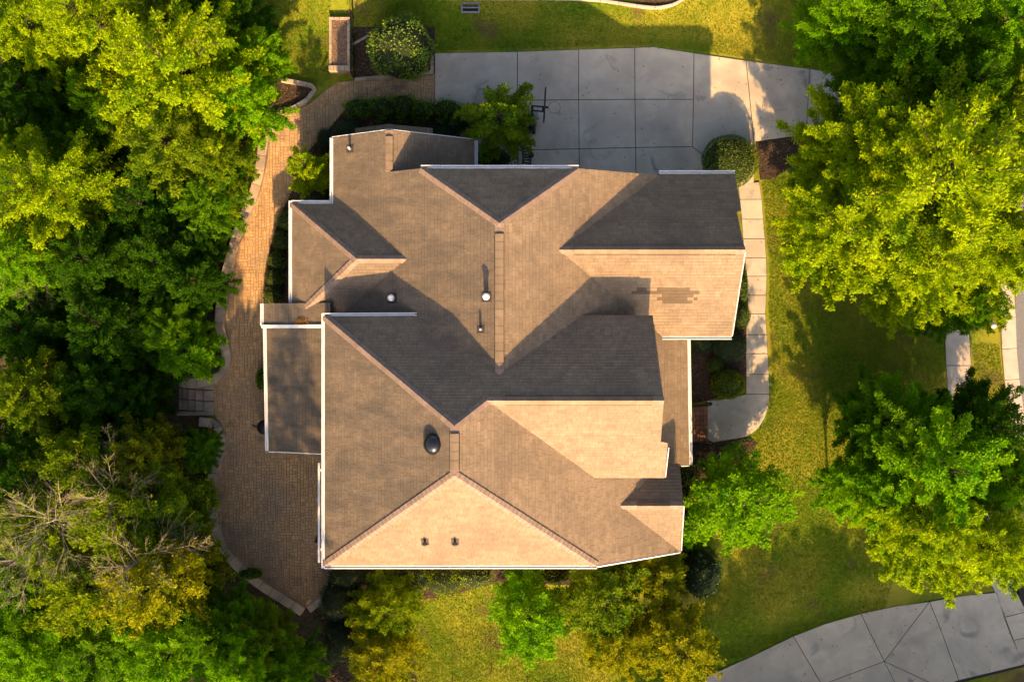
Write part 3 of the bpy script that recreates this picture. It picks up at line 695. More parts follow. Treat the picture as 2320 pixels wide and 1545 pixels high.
# roof fittings
def on_roof(n, u, v): x, y = hit(n, u, v); return (x, y, rz(n, x, y))
def vent(n, u, v, r, h, cap, m, ground_plate=True, capm=None):
    x, y, z = on_roof(n, u, v); b = MB((x, y, z)); b.lathe((x, y, z - .1), [(r, 0), (r, h + .1)], 14); o = b.build('vent_pipe', m, house); o.location = (x, y, z)
    b = MB((x, y, z)); a, s, p, c = RP[n]
    b.add([(x + i, y + j, rz(n, x + i, y + j) + .03) for i, j in ((-r - .1, -r - .1), (r + .1, -r - .1), (r + .1, r + .1), (-r - .1, r + .1))], [[0, 1, 2, 3]]); q = b.build('flashing', M['deck'], o)
    if cap: b = MB((x, y, z)); b.lathe((x, y, z + h), [(cap * .6, 0), (cap, .02), (cap, .07), (cap * .75, .11), (cap * .3, .13)], 18); b.build('vent_cap', capm or m, o, smooth=False)
vent('MW', 1102, 673, .09, .55, .135, M['white']); vent('MW', 889, 676, .09, .5, .14, M['galv'])
vent('MW', 1089, 746, .05, .3, .055, M['white'], capm=M['galv']); vent('MW', 793, 338, .055, .35, .06, M['galv'])
for u in (963, 1031): vent('SS', u, 1227, .045, .3, 0, M['black'])
for u in (963, 1031):
    x, y, z = on_roof('SS', u, 1230); b = MB((x, y, z)); b.lathe((x, y - .02, z - .03), [(.10, 0), (.10, .06), (.05, .09)], 12); o = b.build('pipe_collar', M['black'], house); o.location = (x, y, z)
x, y, z = on_roof('SW', 981, 1006); b = MB((0, 0, 0))
b.lathe((0, 0, -.12), [(.40, 0), (.40, .14)], 28); o = b.build('skylight_curb', M['deck'], house); o.location = (x, y, z); o.rotation_euler = (0, -math.atan(.612) * .8, 0); o.scale = (.88, .92, 1)
b = MB(); b.lathe((0, 0, .02), [(.41 * math.cos(k * PI / 16), .30 * math.sin(k * PI / 16)) for k in range(8)] + [(.01, .30)], 28); q = b.build('skylight_dome', M['dome'], o, smooth=True)
b = MB(); b.lathe((0, 0, 0), [(.43, 0), (.43, .03), (.39, .03)], 28); b.build('skylight_ring', M['black'], o)

# ---------------------------------------------------------------- front stoop with rails
st = empty('brick_stoop', PG(1582, 960), 'small brick stoop with black handrails beside the entry landing', 'stoop')
bx0, by0 = P(1556, 1003); bx1, by1 = P(1602, 920); so = tuple(st.location)
b = MB(so); b.box(((bx0 + bx1) / 2, (by0 + by1) / 2, .05), (bx1 - bx0, by1 - by0, .22)); b.build('base', M['joint'], st)
nx_, ny_ = 5, 8
for i in range(nx_):
    for j in range(ny_):
        wx, wy = (bx1 - bx0) / nx_, (by1 - by0) / ny_
        b = MB(so); b.box((bx0 + wx * (i + .5), by0 + wy * (j + .5), .17), (wx - .012, wy - .012, .06), bev=.006, t=R_.random()); b.build('brick', M['brick'], st)
def handrail(pts, parent, name='handrail', r=.022, hgt=.95, org=so, z=.0):
    b = MB(org); top = [(x, y, z + hgt) for x, y in pts]; b.tube(top, r, 6)
    b.tube([(x, y, z + .15) for x, y in pts], r * .7, 6)
    n_ = max(2, int(math.dist(pts[0], pts[-1]) / .13))
    for k in range(n_ + 1):
        x = pts[0][0] + (pts[-1][0] - pts[0][0]) * k / n_; y = pts[0][1] + (pts[-1][1] - pts[0][1]) * k / n_
        b.tube([(x, y, z), (x, y, z + hgt)], r * (1.3 if k in (0, n_) else .5), 5)
    return b.build(name, M['black'], parent)
handrail([P(1552, 922, .9), P(1606, 919, .9)], st); handrail([P(1555, 1003, .9), P(1612, 1001, .9)], st)
x, y = P(1609, 915, 1.0); b = MB(so); b.lathe((x, y, .0), [(.03, 0), (.03, .95), (.07, .97), (.09, 1.05), (.05, 1.14)], 10); b.build('newel', M['black'], st)

# ---------------------------------------------------------------- basketball hoop
hx, hy = P(1203, 290); t = empty('basketball_hoop', (hx, hy, .03), 'black portable basketball hoop with thin red rim on the driveway', 'basketball hoop'); ho = (hx, hy, .03)
b = MB(ho); q = P(1196, 285); b.box((q[0] + .02, q[1] + .05, .15), (.62, .85, .22), bev=.07); b.build('base_tank', M['black'], t)
b = MB(ho); q = P(1212, 266, .3); b.box((q[0], q[1], .22), (.24, .52, .10), bev=.03); b.box((q[0] + .08, q[1], .2), (.2, .16, .08), bev=.03); b.build('counterweight', M['greyplastic'], t)
pt = P(1206, 242, 3.3)
b = MB(ho); b.tube([(hx, hy, .05), (pt[0], pt[1], 3.3)], [.06, .055], 8); b.tube([(hx - .12, hy - .12, .12), (hx + .01, hy + .05, .9)], .025, 6); b.build('pole', M['black'], t)
bbx = P(1233, 240, 3.3)[0]
b = MB(ho)
for dy, dz in ((.04, 0), (-.14, -.05)):
    b.tube([(pt[0], pt[1] + dy, 3.25 + dz), (bbx, pt[1] + dy - .04, 3.22 + dz)], .035, 6)
b.tube([(pt[0], pt[1] + .07, 3.22), (pt[0], pt[1] - .2, 3.2)], .05, 6); b.tube([(bbx - .03, pt[1] + .02, 3.2), (bbx - .03, pt[1] - .2, 3.2)], .05, 6); b.build('arm', M['black'], t)
bc = P(1234, 239, 3.3); b = MB(ho); b.box((bc[0], bc[1], 3.35), (.06, 1.30, .80), rz=-.05, bev=.01); b.build('backboard', M['black'], t)
rc = P(1256, 244, 3.05); b = MB(ho); b.tube([(rc[0] + .24 * math.cos(k * PI / 16), rc[1] + .24 * math.sin(k * PI / 16), 3.05) for k in range(33)], .010, 5); b.build('rim', M['rim'], t)
b = MB(ho); b.box(((bc[0] + rc[0] - .25) / 2, rc[1], 3.06), (rc[0] - .25 - bc[0], .08, .07)); b.build('rim_bracket', M['black'], t)
b = MB(ho)
for k in range(12):
    a = k * PI / 6
    for sg in (1, -1):
        b.tube([(rc[0] + .25 * math.cos(a), rc[1] + .25 * math.sin(a), 3.04), (rc[0] + .19 * math.cos(a + sg * .26), rc[1] + .19 * math.sin(a + sg * .26), 2.83), (rc[0] + .15 * math.cos(a), rc[1] + .15 * math.sin(a), 2.62)], .002, 3)
b.build('net', M['white'], t)

# ---------------------------------------------------------------- black slatted cart by the garage
x, y = P(1193, 363); t = empty('garden_cart', (x, y, .03), 'small black slatted metal cart on the driveway beside the house gutter', 'cart'); o_ = (x, y, .03)
for k in range(6):
    b = MB(o_); b.box((x, y - .32 + k * .12, .52), (.30, .05, .03), bev=.004); b.build('slat', M['black'], t)
b = MB(o_); b.tube([(x - .17, y - .4, .55), (x - .17, y + .34, .55)], .025, 6); b.tube([(x + .17, y - .4, .55), (x + .17, y + .34, .55)], .025, 6); b.tube([(x - .25, y + .36, .85), (x + .22, y + .36, .85)], .03, 6); b.tube([(x - .17, y + .34, .55), (x - .2, y + .36, .85)], .02, 6); b.tube([(x + .17, y + .34, .55), (x + .2, y + .36, .85)], .02, 6); b.build('frame', M['black'], t)
for i, j in ((-1, -1), (1, -1), (-1, 1), (1, 1)):
    b = MB(o_); b.tube([(x + i * .17, y + j * .3, 0), (x + i * .17, y + j * .3, .54)], .018, 5); b.build('leg', M['black'], t)
b = MB(o_); b.lathe((x + .2, y + .2, .1), [(.02, -.1), (.12, -.08), (.12, .1), (.05, .35)], 10); b.build('bucket', M['black'], t)

# ---------------------------------------------------------------- covered grill and covered planter at the west wall
x, y = P(598, 968, .9); t = empty('covered_grill', (x, y, .03), 'black covered kettle grill standing beside the porch gutter', 'grill'); o_ = (x, y, .03)
b = MB(o_); b.lathe((x, y, .45), [(.10, 0), (.26, .08), (.33, .28), (.33, .36), (.28, .5), (.16, .6), (.05, .63)], 18); b.build('bowl', M['black'], t, smooth=True)
for k in range(3):
    a = k * 2 * PI / 3 + .4; b = MB(o_); b.tube([(x + .15 * math.cos(a), y + .15 * math.sin(a), .5), (x + .32 * math.cos(a), y + .32 * math.sin(a), .03)], .016, 6); b.build('leg', M['black'], t)
b = MB(o_); b.tube([(x - .5, y + .1, .85), (x - .33, y + .03, .88)], .03, 6); b.build('handle', M['black'], t)
x, y = P(723, 1219, 1.2); t = empty('covered_parasol', (x, y, .03), 'folded black parasol under the white gutter of the west wall', 'parasol'); o_ = (x, y, .03)
b = MB(o_); b.lathe((x, y, .9), [(.05, 0), (.17, .12), (.13, .6), (.07, 1.1), (.02, 1.3)], 10); b.build('canopy', M['black'], t)
b = MB(o_); b.tube([(x, y, .1), (x, y, 2.2)], .022, 8); b.build('pole', M['black'], t)
b = MB(o_); b.lathe((x, y, .03), [(.25, 0), (.25, .05), (.06, .1)], 14); b.build('base', M['black'], t)

# ---------------------------------------------------------------- brick planter and iron fence at the top
px0, py0 = P(749, 167); px1, py1 = P(797, 50); t = empty('brick_planter', (px0, py0, 0), 'long narrow brick planter bed beside black fence at the top', 'planter'); o_ = (px0, py0, 0)
def bricks_run(x0, y0, x1, y1, wid, z0, zt, parent, org, bl=.24):
    L = math.dist((x0, y0), (x1, y1)); n_ = max(1, round(L / bl)); a = math.atan2(y1 - y0, x1 - x0)
    for i in range(n_):
        k = (i + .5) / n_; b = MB(org); b.box((x0 + (x1 - x0) * k, y0 + (y1 - y0) * k, (z0 + zt) / 2), (L / n_ - .012, wid, zt - z0), rz=a, bev=.008, t=R_.random()); b.build('coping_brick', M['stone'], parent)
bricks_run(px0 + .07, py0 + .2, px0 + .07, py1 - .06, .11, -.1, .55, t, o_); bricks_run(px1 - .07, py0 + .2, px1 - .07, py1 - .06, .11, -.1, .55, t, o_)
bricks_run(px0, py0 + .1, px1, py0 + .1, .22, -.1, .62, t, o_); bricks_run(px0, py1, px1, py1, .11, -.1, .56, t, o_)
b = MB(o_); b.box(((px0 + px1) / 2, (py0 + py1) / 2 + .05, .25), (px1 - px0 - .26, py1 - py0 - .22, .5)); b.build('soil', M['gravel'], t)
sp = [(px0 + .15, py0 + .22), (px1 - .15, py0 + .22), (px1 - .15, py1 - .08), (px0 + .15, py1 - .08)]
b = MB(o_)
for k in range(700):
    x, y = R_.uniform(sp[0][0], sp[1][0]), R_.uniform(sp[0][1], sp[2][1]); a = R_.uniform(0, 6.3); l = R_.uniform(.03, .06); z = .505 + R_.uniform(0, .02)
    b.add([(x, y, z), (x + l * math.cos(a), y + l * math.sin(a), z + .015), (x + l * math.cos(a + 1), y + l * math.sin(a + 1), z)], [[0, 1, 2]], R_.random())
tag(b.build('bark_chips', M['gravel'], t), kind='stuff')
def iron_fence(pts, label, hgt=1.3, gap=.12, post_every=1.8, rails=(.15, .92), group=None, r=.008):
    """pts: ground points"""
    p0 = pts[0]; org = (p0[0], p0[1], ground_z(*p0)); t = empty('iron_fence', org, label, 'fence', group)
    for i in range(len(pts) - 1):
        a, c = pts[i], pts[i + 1]; L = math.dist(a, c); n_ = max(1, int(L / gap))
        za, zc = ground_z(*a), ground_z(*c)
        for f in rails:
            b = MB(org); b.tube([(*a, za + hgt * f), (*c, zc + hgt * f)], r * 1.6, 4); b.build('rail', M['black'], t)
        b = MB(org)
        for k in range(n_):
            q = (k + .5) / n_; x, y = a[0] + (c[0] - a[0]) * q, a[1] + (c[1] - a[1]) * q; z = za + (zc - za) * q
            b.tube([(x, y, z + .05), (x, y, z + hgt)], r, 4)
        tag(b.build('pickets', M['black'], t), kind='stuff')
    for a in pts:
        b = MB(org); b.box((a[0], a[1], ground_z(*a) + hgt / 2 + .05), (r * 7, r * 7, hgt + .1), bev=.004); b.build('post', M['black'], t)
    return t
fx = P(803, 0)[0]
iron_fence([(fx, P(0, 178)[1]), (fx, P(0, 130)[1]), (fx, P(0, 90)[1]), (fx, P(0, 45)[1]), (fx, P(0, 0)[1]), (fx, P(0, -60)[1])], 'black iron fence running upright beside the brick planter at the top', hgt=1.25)
edging('fence_plinth', 'narrow brick plinth under the black fence at the top', [(fx - .12, P(0, 174)[1]), (fx - .12, P(0, -60)[1])], .14, .35, .24, side=1, m=M['brick'])
iron_fence([P(940, 1560), P(1025, 1543), P(1113, 1512), P(1195, 1545), P(1290, 1570)], 'thin black garden fence on the small lawn at the bottom edge', hgt=1.1, gap=.16, r=.004)
# drain grate
gx, gy, gz = PG(1066, 19); t = empty('drain_grate', (gx, gy, gz), 'rectangular dark metal drain grate in the top lawn', 'drain'); o_ = (gx, gy, gz)
b = MB(o_)
for dx, dy, w_, h_ in ((0, .19, .78, .06), (0, -.19, .78, .06), (-.37, 0, .05, .36), (.37, 0, .05, .36), (0, 0, .7, .04)): b.box((gx + dx, gy + dy, gz + .04), (w_, h_, .09))
b.build('frame', M['greyplastic'], t)
b = MB(o_)
for k in range(13): b.box((gx - .33 + k * .055, gy, gz + .045), (.022, .33, .03))
b.build('bars', M['black'], t); b = MB(o_); b.box((gx, gy, gz + .0), (.72, .36, .02)); b.build('sump', M['joint'], t)
# white post stub under the south eave
x0, y0 = P(1350, 1293, 1.2); b = MB(); b.box((0, 0, 0), (.48, .05, .06), rz=0.0); b.box((-.18, 0, -.55), (.05, .05, 1.05)); b.box((.18, 0, -.55), (.05, .05, 1.05)); o = b.build('white_rail', M['white']); o.location = (x0 + .25, y0, 1.15); tag(o, 'short white rail below the lower house corner among shrubs', 'rail')
x0, y0, z0 = PG(2244, 738); b = MB(); b.lathe((0, 0, 0), [(.10, 0), (.13, .06), (.13, .34), (.09, .42), (.02, .45)], 14); o = b.build('utility_marker', M['white'], smooth=True); o.location = (x0, y0, z0); tag(o, 'small white rounded utility marker on the grass beside the street kerb', 'marker')
# spread of dry leaves caught on the little porch roof
b = MB()
for k in range(120):
    x, y = R_.gauss(-8.45, .16), R_.gauss(.78, .05); z = rz('KW', x, y) + .025 + R_.uniform(0, .03); a = R_.uniform(0, 6.3); l = .06
    b.add([(x, y, z), (x + l * math.cos(a), y + l * math.sin(a), z + .02), (x + l * .9 * math.cos(a + .9), y + l * .9 * math.sin(a + .9), z + .005)], [[0, 1, 2]], R_.random())
tag(b.build('fallen_leaves', M['l_dry']), 'orange fallen leaves piled on the narrow porch roof', 'leaves', kind='stuff')

# ---------------------------------------------------------------- foliage
def leaf_mesh(name, pos, dirv, nrmv, size, tint, aspect=.48):
    """pos,dirv,nrmv: (n,3) arrays -> rhombus leaves"""
    n_ = len(pos); dirv = dirv / np.linalg.norm(dirv, axis=1, keepdims=True)
    sdv = np.cross(nrmv, dirv); sdv /= np.linalg.norm(sdv, axis=1, keepdims=True) + 1e-9
    size = np.broadcast_to(np.asarray(size), (n_,))[:, None]
    v = np.empty((n_, 4, 3)); v[:, 0] = pos; v[:, 1] = pos + dirv * size * .5 + sdv * size * aspect * .5; v[:, 2] = pos + dirv * size; v[:, 3] = pos + dirv * size * .5 - sdv * size * aspect * .5
    me = D.meshes.new(name); me.vertices.add(n_ * 4); me.vertices.foreach_set('co', v.reshape(-1).astype('f4'))
    me.loops.add(n_ * 4); me.loops.foreach_set('vertex_index', np.arange(n_ * 4, dtype='i4'))
    me.polygons.add(n_); me.polygons.foreach_set('loop_start', np.arange(0, n_ * 4, 4, dtype='i4'))
    a = me.attributes.new('tint', 'FLOAT', 'FACE'); a.data.foreach_set('value', np.clip(tint, 0, 1).astype('f4'))
    me.update(calc_edges=True); return me
def tubes_mesh(name, segs, n_=4):
    """segs: list of (points list, radii list)"""
    b = MB()
    for pts, rad in segs: b.tube(pts, rad, n_, cap=False)
    return b.mesh(name, smooth=True)

def make_tree(seed, R, H, limbs, tw_per, lv_per, leaf, base=.28, droop=.25, flat=.75, spread=.34, dens=1.0, sparse=False, cone=False):
    """returns (crown mesh, branch mesh, trunk mesh) for a tree standing at the origin, crown radius R, height H"""
    g = np.random.default_rng(seed); rr = random.Random(seed)
    z0 = H * base; cz = H * .52; hz = H - cz
    lob = [rr.uniform(0, 6.28) for _ in range(4)]
    def lobe(a): return 1 + .13 * math.sin(2 * a + lob[0]) + .11 * math.sin(3 * a + lob[1]) + .07 * math.sin(5 * a + lob[2]) + .05 * math.sin(9 * a + lob[3])
    segs = []; P_, D_, T_, L0 = [], [], [], []
    ga = PI * (3 - math.sqrt(5))
    for i in range(limbs):
        f = (i + .5) / limbs
        el = math.asin(1 - f * 1.5)   # from the top down past the equator
        az = i * ga + rr.uniform(-.35, .35); k = rr.uniform(.66, 1.08) * lobe(az)
        E = np.array([R * k * math.cos(el) * math.cos(az), R * k * math.cos(el) * math.sin(az), cz + hz * rr.uniform(.82, 1.05) * math.sin(el)])
        sz = z0 + (H * .9 - z0) * max(0, (math.sin(el) + .2)) * rr.uniform(.55, .8)
        St = np.array([0, 0, sz]); Cc = St + (E - St) * np.array([.55, .55, .5]); Cc[2] += R * droop * rr.uniform(.5, 1.2)
        if cone:
            zf = .10 + .88 * f; rad = R * (1 - zf) * rr.uniform(.8, 1.1) + .12; St = np.array([0, 0, H * zf]); E = np.array([rad * math.cos(az), rad * math.sin(az), H * zf - .18 * rad]); Cc = (St + E) / 2; Cc[2] += .12 * rad
        ts = np.linspace(0, 1, 7); c = ((1 - ts) ** 2)[:, None] * St + (2 * ts * (1 - ts))[:, None] * Cc + (ts ** 2)[:, None] * E
        Lm = np.linalg.norm(E - St)
        segs.append(([tuple(q) for q in c], list(np.linspace((.0105 if sparse else .009) * R + .01, .006, 7))))
        nt = max(4, int(tw_per * (Lm / R) * dens))
        tt = np.sort(g.uniform(.16, 1.0, nt))
        B = ((1 - tt) ** 2)[:, None] * St + (2 * tt * (1 - tt))[:, None] * Cc + (tt ** 2)[:, None] * E
        Tn = (2 * (1 - tt))[:, None] * (Cc - St) + (2 * tt)[:, None] * (E - Cc); Tn /= np.linalg.norm(Tn, axis=1, keepdims=True)
        up = np.array([0, 0, 1.]); Sd = np.cross(Tn, up); Sd /= np.linalg.norm(Sd, axis=1, keepdims=True) + 1e-6
        sg = np.where(np.arange(nt) % 2 == 0, 1, -1)[:, None]
        Dr = Tn * g.uniform(.7, 1.3, (nt, 1)) + Sd * sg * g.uniform(.3, .9, (nt, 1)) + up * g.normal(0, .2, (nt, 1))
        Dr[:, 2] -= .12; Dr /= np.linalg.norm(Dr, axis=1, keepdims=True)
        Ln = R * spread * (1.12 - .88 * tt) * g.uniform(.55, 1.2, nt)
        P_.append(B); D_.append(Dr); T_.append(np.full(nt, rr.uniform(0, 1))); L0.append(Ln)
        if sparse:
            for q in range(0, nt):
                e = B[q] + Dr[q] * Ln[q] * 1.5; m_ = (B[q] + e) / 2 + g.normal(0, .05, 3); segs.append(([tuple(B[q]), tuple(m_), tuple(e)], [.010, .007, .003]))
                for _ in range(3):
                    d2 = Dr[q] + g.normal(0, .45, 3); segs.append(([tuple(m_), tuple(m_ + d2 * Ln[q] * .8)], [.005, .002]))
        elif i % 2 == 0:
            for q in range(0, nt, 3): segs.append(([tuple(B[q]), tuple(B[q] + Dr[q] * Ln[q])], [.012, .004]))
    P_ = np.concatenate(P_); D_ = np.concatenate(D_); T_ = np.concatenate(T_); L0 = np.concatenate(L0)
    K = lv_per; nt = len(P_); s_ = (np.arange(K) + g.uniform(0, 1, (nt, K))) / K
    pos = P_[:, None] + D_[:, None] * (s_ * L0[:, None])[..., None]
    sag = (s_ ** 2 * L0[:, None] * .28); pos[..., 2] -= sag
    jit = g.normal(0, 1, (nt, K, 3)) * (np.array([.042, .042, .03]) * (R / 4) ** .5)[None, None]; pos += jit
    Sd = np.cross(D_, np.array([0, 0, 1.])); Sd /= np.linalg.norm(Sd, axis=1, keepdims=True) + 1e-6
    sgn = np.where(g.random((nt, K)) < .5, 1, -1)[..., None]
    dv = D_[:, None] * g.uniform(.2, 1, (nt, K, 1)) + Sd[:, None] * sgn * g.uniform(.3, 1, (nt, K, 1)) + g.normal(0, .3, (nt, K, 3))
    out_ = pos * np.array([1, 1, .6]); out_[..., 2] -= cz * .6; out_ /= np.linalg.norm(out_, axis=-1, keepdims=True) + 1e-6
    nv = np.array([0, 0, 1.]) * flat + out_ * .45 + g.normal(0, .42, (nt, K, 3))
    ti = T_[:, None] * .5 + g.uniform(0, .5, (nt, K))
    crown = leaf_mesh('crown', pos.reshape(-1, 3), dv.reshape(-1, 3), nv.reshape(-1, 3), leaf * g.uniform(.65, 1.3, nt * K), ti.reshape(-1))
    br = tubes_mesh('branches', segs)
    tb = MB(); wob = [(rr.uniform(-.05, .05) * R * k, rr.uniform(-.05, .05) * R * k) for k in (0, .3, .6, .8, .5)]
    tb.tube([(wx, wy, H * f) for (wx, wy), f in zip(wob, (-.03, .15, .35, .6, .88))], [.05 * R + .06, .038 * R + .04, .03 * R + .03, .018 * R + .02, .008], 8)
    tk = tb.mesh('trunk', smooth=True)
    return crown, br, tk, R, H

ARC = dict(
    big=[make_tree(s, 4.5, 10.5, 125, 50, 20, .142, droop=.14, spread=.30) for s in (1, 2)],
    mid=[make_tree(s, 3.0, 8.0, 90, 44, 17, .128, droop=.15, spread=.33) for s in (3, 4, 14)],
    feather=[make_tree(s, 3.4, 9.0, 85, 54, 18, .13, droop=.3, spread=.26, flat=.9, base=.16) for s in (5, 12)],
    small=[make_tree(s, 1.5, 3.6, 56, 26, 14, .095, droop=.15, spread=.37, base=.2) for s in (6, 7)],
    loose=[make_tree(s, 2.3, 5.5, 84, 32, 15, .12, droop=.15, spread=.37, base=.15) for s in (8, 13)],
    conifer=[make_tree(15, 3.6, 16.0, 170, 40, 12, .12, spread=.16, cone=True)],
    sparse=[make_tree(s, 2.8, 9.5, 28, 11, 8, .095, droop=.12, spread=.36, base=.4, sparse=True) for s in (9, 10)],
)
GRP = {}
def tree(u, v, rpx, H, kind, m, label, group=None, bark='bark', seedk=[0], cat='tree', zc=.62):
    """u,v: crown centre in the photo; rpx: its radius there; H: height"""
    seedk[0] += 1; k = seedk[0]; arcs = ARC[kind]; crown, br, tk, R0_, H0 = arcs[k % len(arcs)]
    gz = ground_z(*P(u, v, H * zc)); x, y = P(u, v, gz + H * zc); gz = ground_z(x, y); R = rpx * (CAM_H - gz - H * zc) / FPX
    t = empty({'sparse': 'bare_tree', 'conifer': 'conifer_tree'}.get(kind, 'broadleaf_tree'), (x, y, gz), label, cat, group)
    t.rotation_euler = (0, 0, (k * 2.399) % 6.283); t.scale = (R / R0_, R / R0_, H / H0)
    for nm, me, mm in (('crown', crown, M[m]), ('branches', br, M[bark]), ('trunk', tk, M[bark])):
        if not me.materials: me.materials.append(mm)
        o = D.objects.new(nm, me); C.objects.link(o); o.parent = t
        o.material_slots[0].link = 'OBJECT'; o.material_slots[0].material = mm
    return t

W = 'trees of the wood on the left'
T = [
 # u, v, r, H, kind, material, label
 (55, 55, 125, 11, 'big', 'l_yellow', 'yellow-green tree filling the top left corner of the photo'),
 (225, 60, 150, 12, 'big', 'l_yellow', 'broad yellow-green tree at the top edge right of the corner tree'),
 (385, 40, 115, 11, 'big', 'l_olive', 'olive-green tree at the top edge between corner trees and dark gap'),
 (505, 35, 100, 8, 'mid', 'l_deep', 'dark green tree at the top edge beside the sunny strip of lawn'),
 (75, 210, 120, 7, 'mid', 'l_deep', 'very dark tree sunk in shade below the top left corner tree'),
 (250, 230, 110, 8, 'mid', 'l_green', 'shaded green tree behind the feathery yellow tree, left of it'),
 (410, 165, 195, 11.5, 'feather', 'l_yellow', 'large feathery yellow-green tree of the upper left wood'),
 (590, 125, 62, 7, 'mid', 'l_lime', 'bright lime tree whose branches reach over the lawn near the planter'),
 (545, 230, 105, 8, 'feather', 'l_lime', 'feathery lime-green tree reaching over the mulch nook at the patio top'),
 (25, 330, 90, 8, 'mid', 'l_green', 'green tree cut by the left edge above the bright big crown'),
 (190, 340, 100, 8.5, 'mid', 'l_deep', 'dark green crown in shade between the feathery tree and bright big crown'),
 (120, 440, 165, 12, 'big', 'l_yellow', 'big sunlit yellow-green crown on the left below the shaded gap'),
 (395, 330, 140, 9.5, 'feather', 'l_olive', 'feathery olive tree in the middle of the upper wood'),
 (500, 350, 75, 7.5, 'mid', 'l_olive', 'olive-green tree overhanging the top of the curved patio wall'),
 (340, 470, 120, 7.5, 'mid', 'l_deep', 'shaded green tree right of the big sunlit crown'),
 (470, 460, 85, 6.5, 'mid', 'l_green', 'green tree beside the mulch strip along the patio wall'),
 (60, 590, 115, 10.5, 'big', 'l_lime', 'lime-green tree at the left edge below the big sunlit crown'),
 (215, 590, 130, 9, 'big', 'l_deep', 'dark green tree above the dark hollow with pale dead branch'),
 (370, 600, 110, 7, 'mid', 'l_deep', 'dark green tree in the middle left above the rounded patio shrubs'),
 (455, 545, 62, 5, 'mid', 'l_deep', 'small dark green tree touching the patio wall opposite the house corner'),
 (445, 640, 72, 5.5, 'mid', 'l_deep', 'rounded dark green tree overhanging the narrow part of the patio wall'),
 (70, 745, 125, 7, 'mid', 'l_deep', 'darkest tree in the shaded hollow at the left edge'),
 (250, 735, 120, 8, 'mid', 'l_deep', 'dark green tree right of the darkest hollow on the left'),
 (385, 745, 80, 6, 'mid', 'l_green', 'green tree up the slope from the garden steps'),
 (425, 800, 78, 4.5, 'small', 'l_lime', 'bright lime young tree just above the garden steps'),
 (90, 890, 125, 8.5, 'mid', 'l_olive', 'olive tree at the left edge above the bare twigs'),
 (225, 880, 115, 7.5, 'mid', 'l_deep', 'dark green tree left of the lime young tree by the steps'),
 (310, 905, 80, 6.5, 'mid', 'l_deep', 'dark tree directly left of the garden steps'),
 (45, 1040, 120, 8, 'mid', 'l_deep', 'dark tree under the bare twigs at the left edge'),
 (205, 1040, 120, 9.5, 'loose', 'l_olive', 'loose olive tree between bare twigs and golden tree below the steps'),
 (335, 1035, 95, 8, 'loose', 'l_gold', 'golden-tipped loose tree just below the garden steps'),
 (452, 1022, 52, 4, 'mid', 'l_green', 'rounded green tree inside the curve of the lower patio wall'),
 (120, 1190, 135, 9.5, 'loose', 'l_olive', 'olive tree beneath the tangle of bare pale branches'),
 (295, 1160, 140, 10.5, 'loose', 'l_olive', 'yellowing olive tree left of the lower patio wall'),
 (390, 1175, 75, 6, 'mid', 'l_green', 'shaded green tree beside the widest curve of the lower patio wall'),
 (50, 1330, 120, 7, 'mid', 'l_green', 'green tree at the left edge below the bare branches'),
 (210, 1320, 130, 9.5, 'loose', 'l_olive', 'olive tree below the bare branches, left of the loose golden crown'),
 (360, 1320, 130, 10.5, 'loose', 'l_gold', 'loose golden-green crown in the lower left wood'),
 (435, 1300, 62, 5, 'mid', 'l_deep', 'dark green tree left of the pointed patio end'),
 (80, 1470, 130, 7, 'mid', 'l_lime', 'lime-green tree in the bottom left corner'),
 (240, 1470, 125, 7, 'mid', 'l_green', 'green tree at the bottom edge right of the corner tree'),
 (390, 1470, 125, 7.5, 'mid', 'l_lime', 'bright green tree at the bottom edge below the loose golden crown'),
 (500, 1425, 88, 8.5, 'mid', 'l_green', 'green tree below the dark shrub left of the patio tip'),
 (592, 1450, 78, 7.5, 'mid', 'l_olive', 'olive-green tree nearest to the pointed patio tip'),
 (560, 1500, 110, 9, 'big', 'l_lime', 'lime tree at the bottom edge left of the dark soil strip'),
 (650, 1520, 75, 7.5, 'mid', 'l_green', 'green tree at the bottom edge beside the dark soil strip'),
]
for a in T: tree(*a, group=W)
for a in [(150, 1165, 160, 12, 'sparse', 'l_olive', 'bare pale tree with grey twigs spread over the left edge'),
          (270, 1120, 130, 12, 'sparse', 'l_gold', 'bare-twigged tree with a few golden leaves left of the patio'),
          (75, 1250, 140, 11.5, 'sparse', 'l_olive', 'pale dead-looking tree at the far left edge above dark gap'),
          (330, 1260, 130, 12, 'sparse', 'l_gold', 'sparse golden tree with rust-coloured branches in the lower left wood'),
          (90, 640, 75, 9, 'sparse', 'l_olive', 'pale dead branch tree in the shaded hollow at left')]:
    tree(*a, group=W, bark='palebark')
E_ = 'trees on the right side of the house'
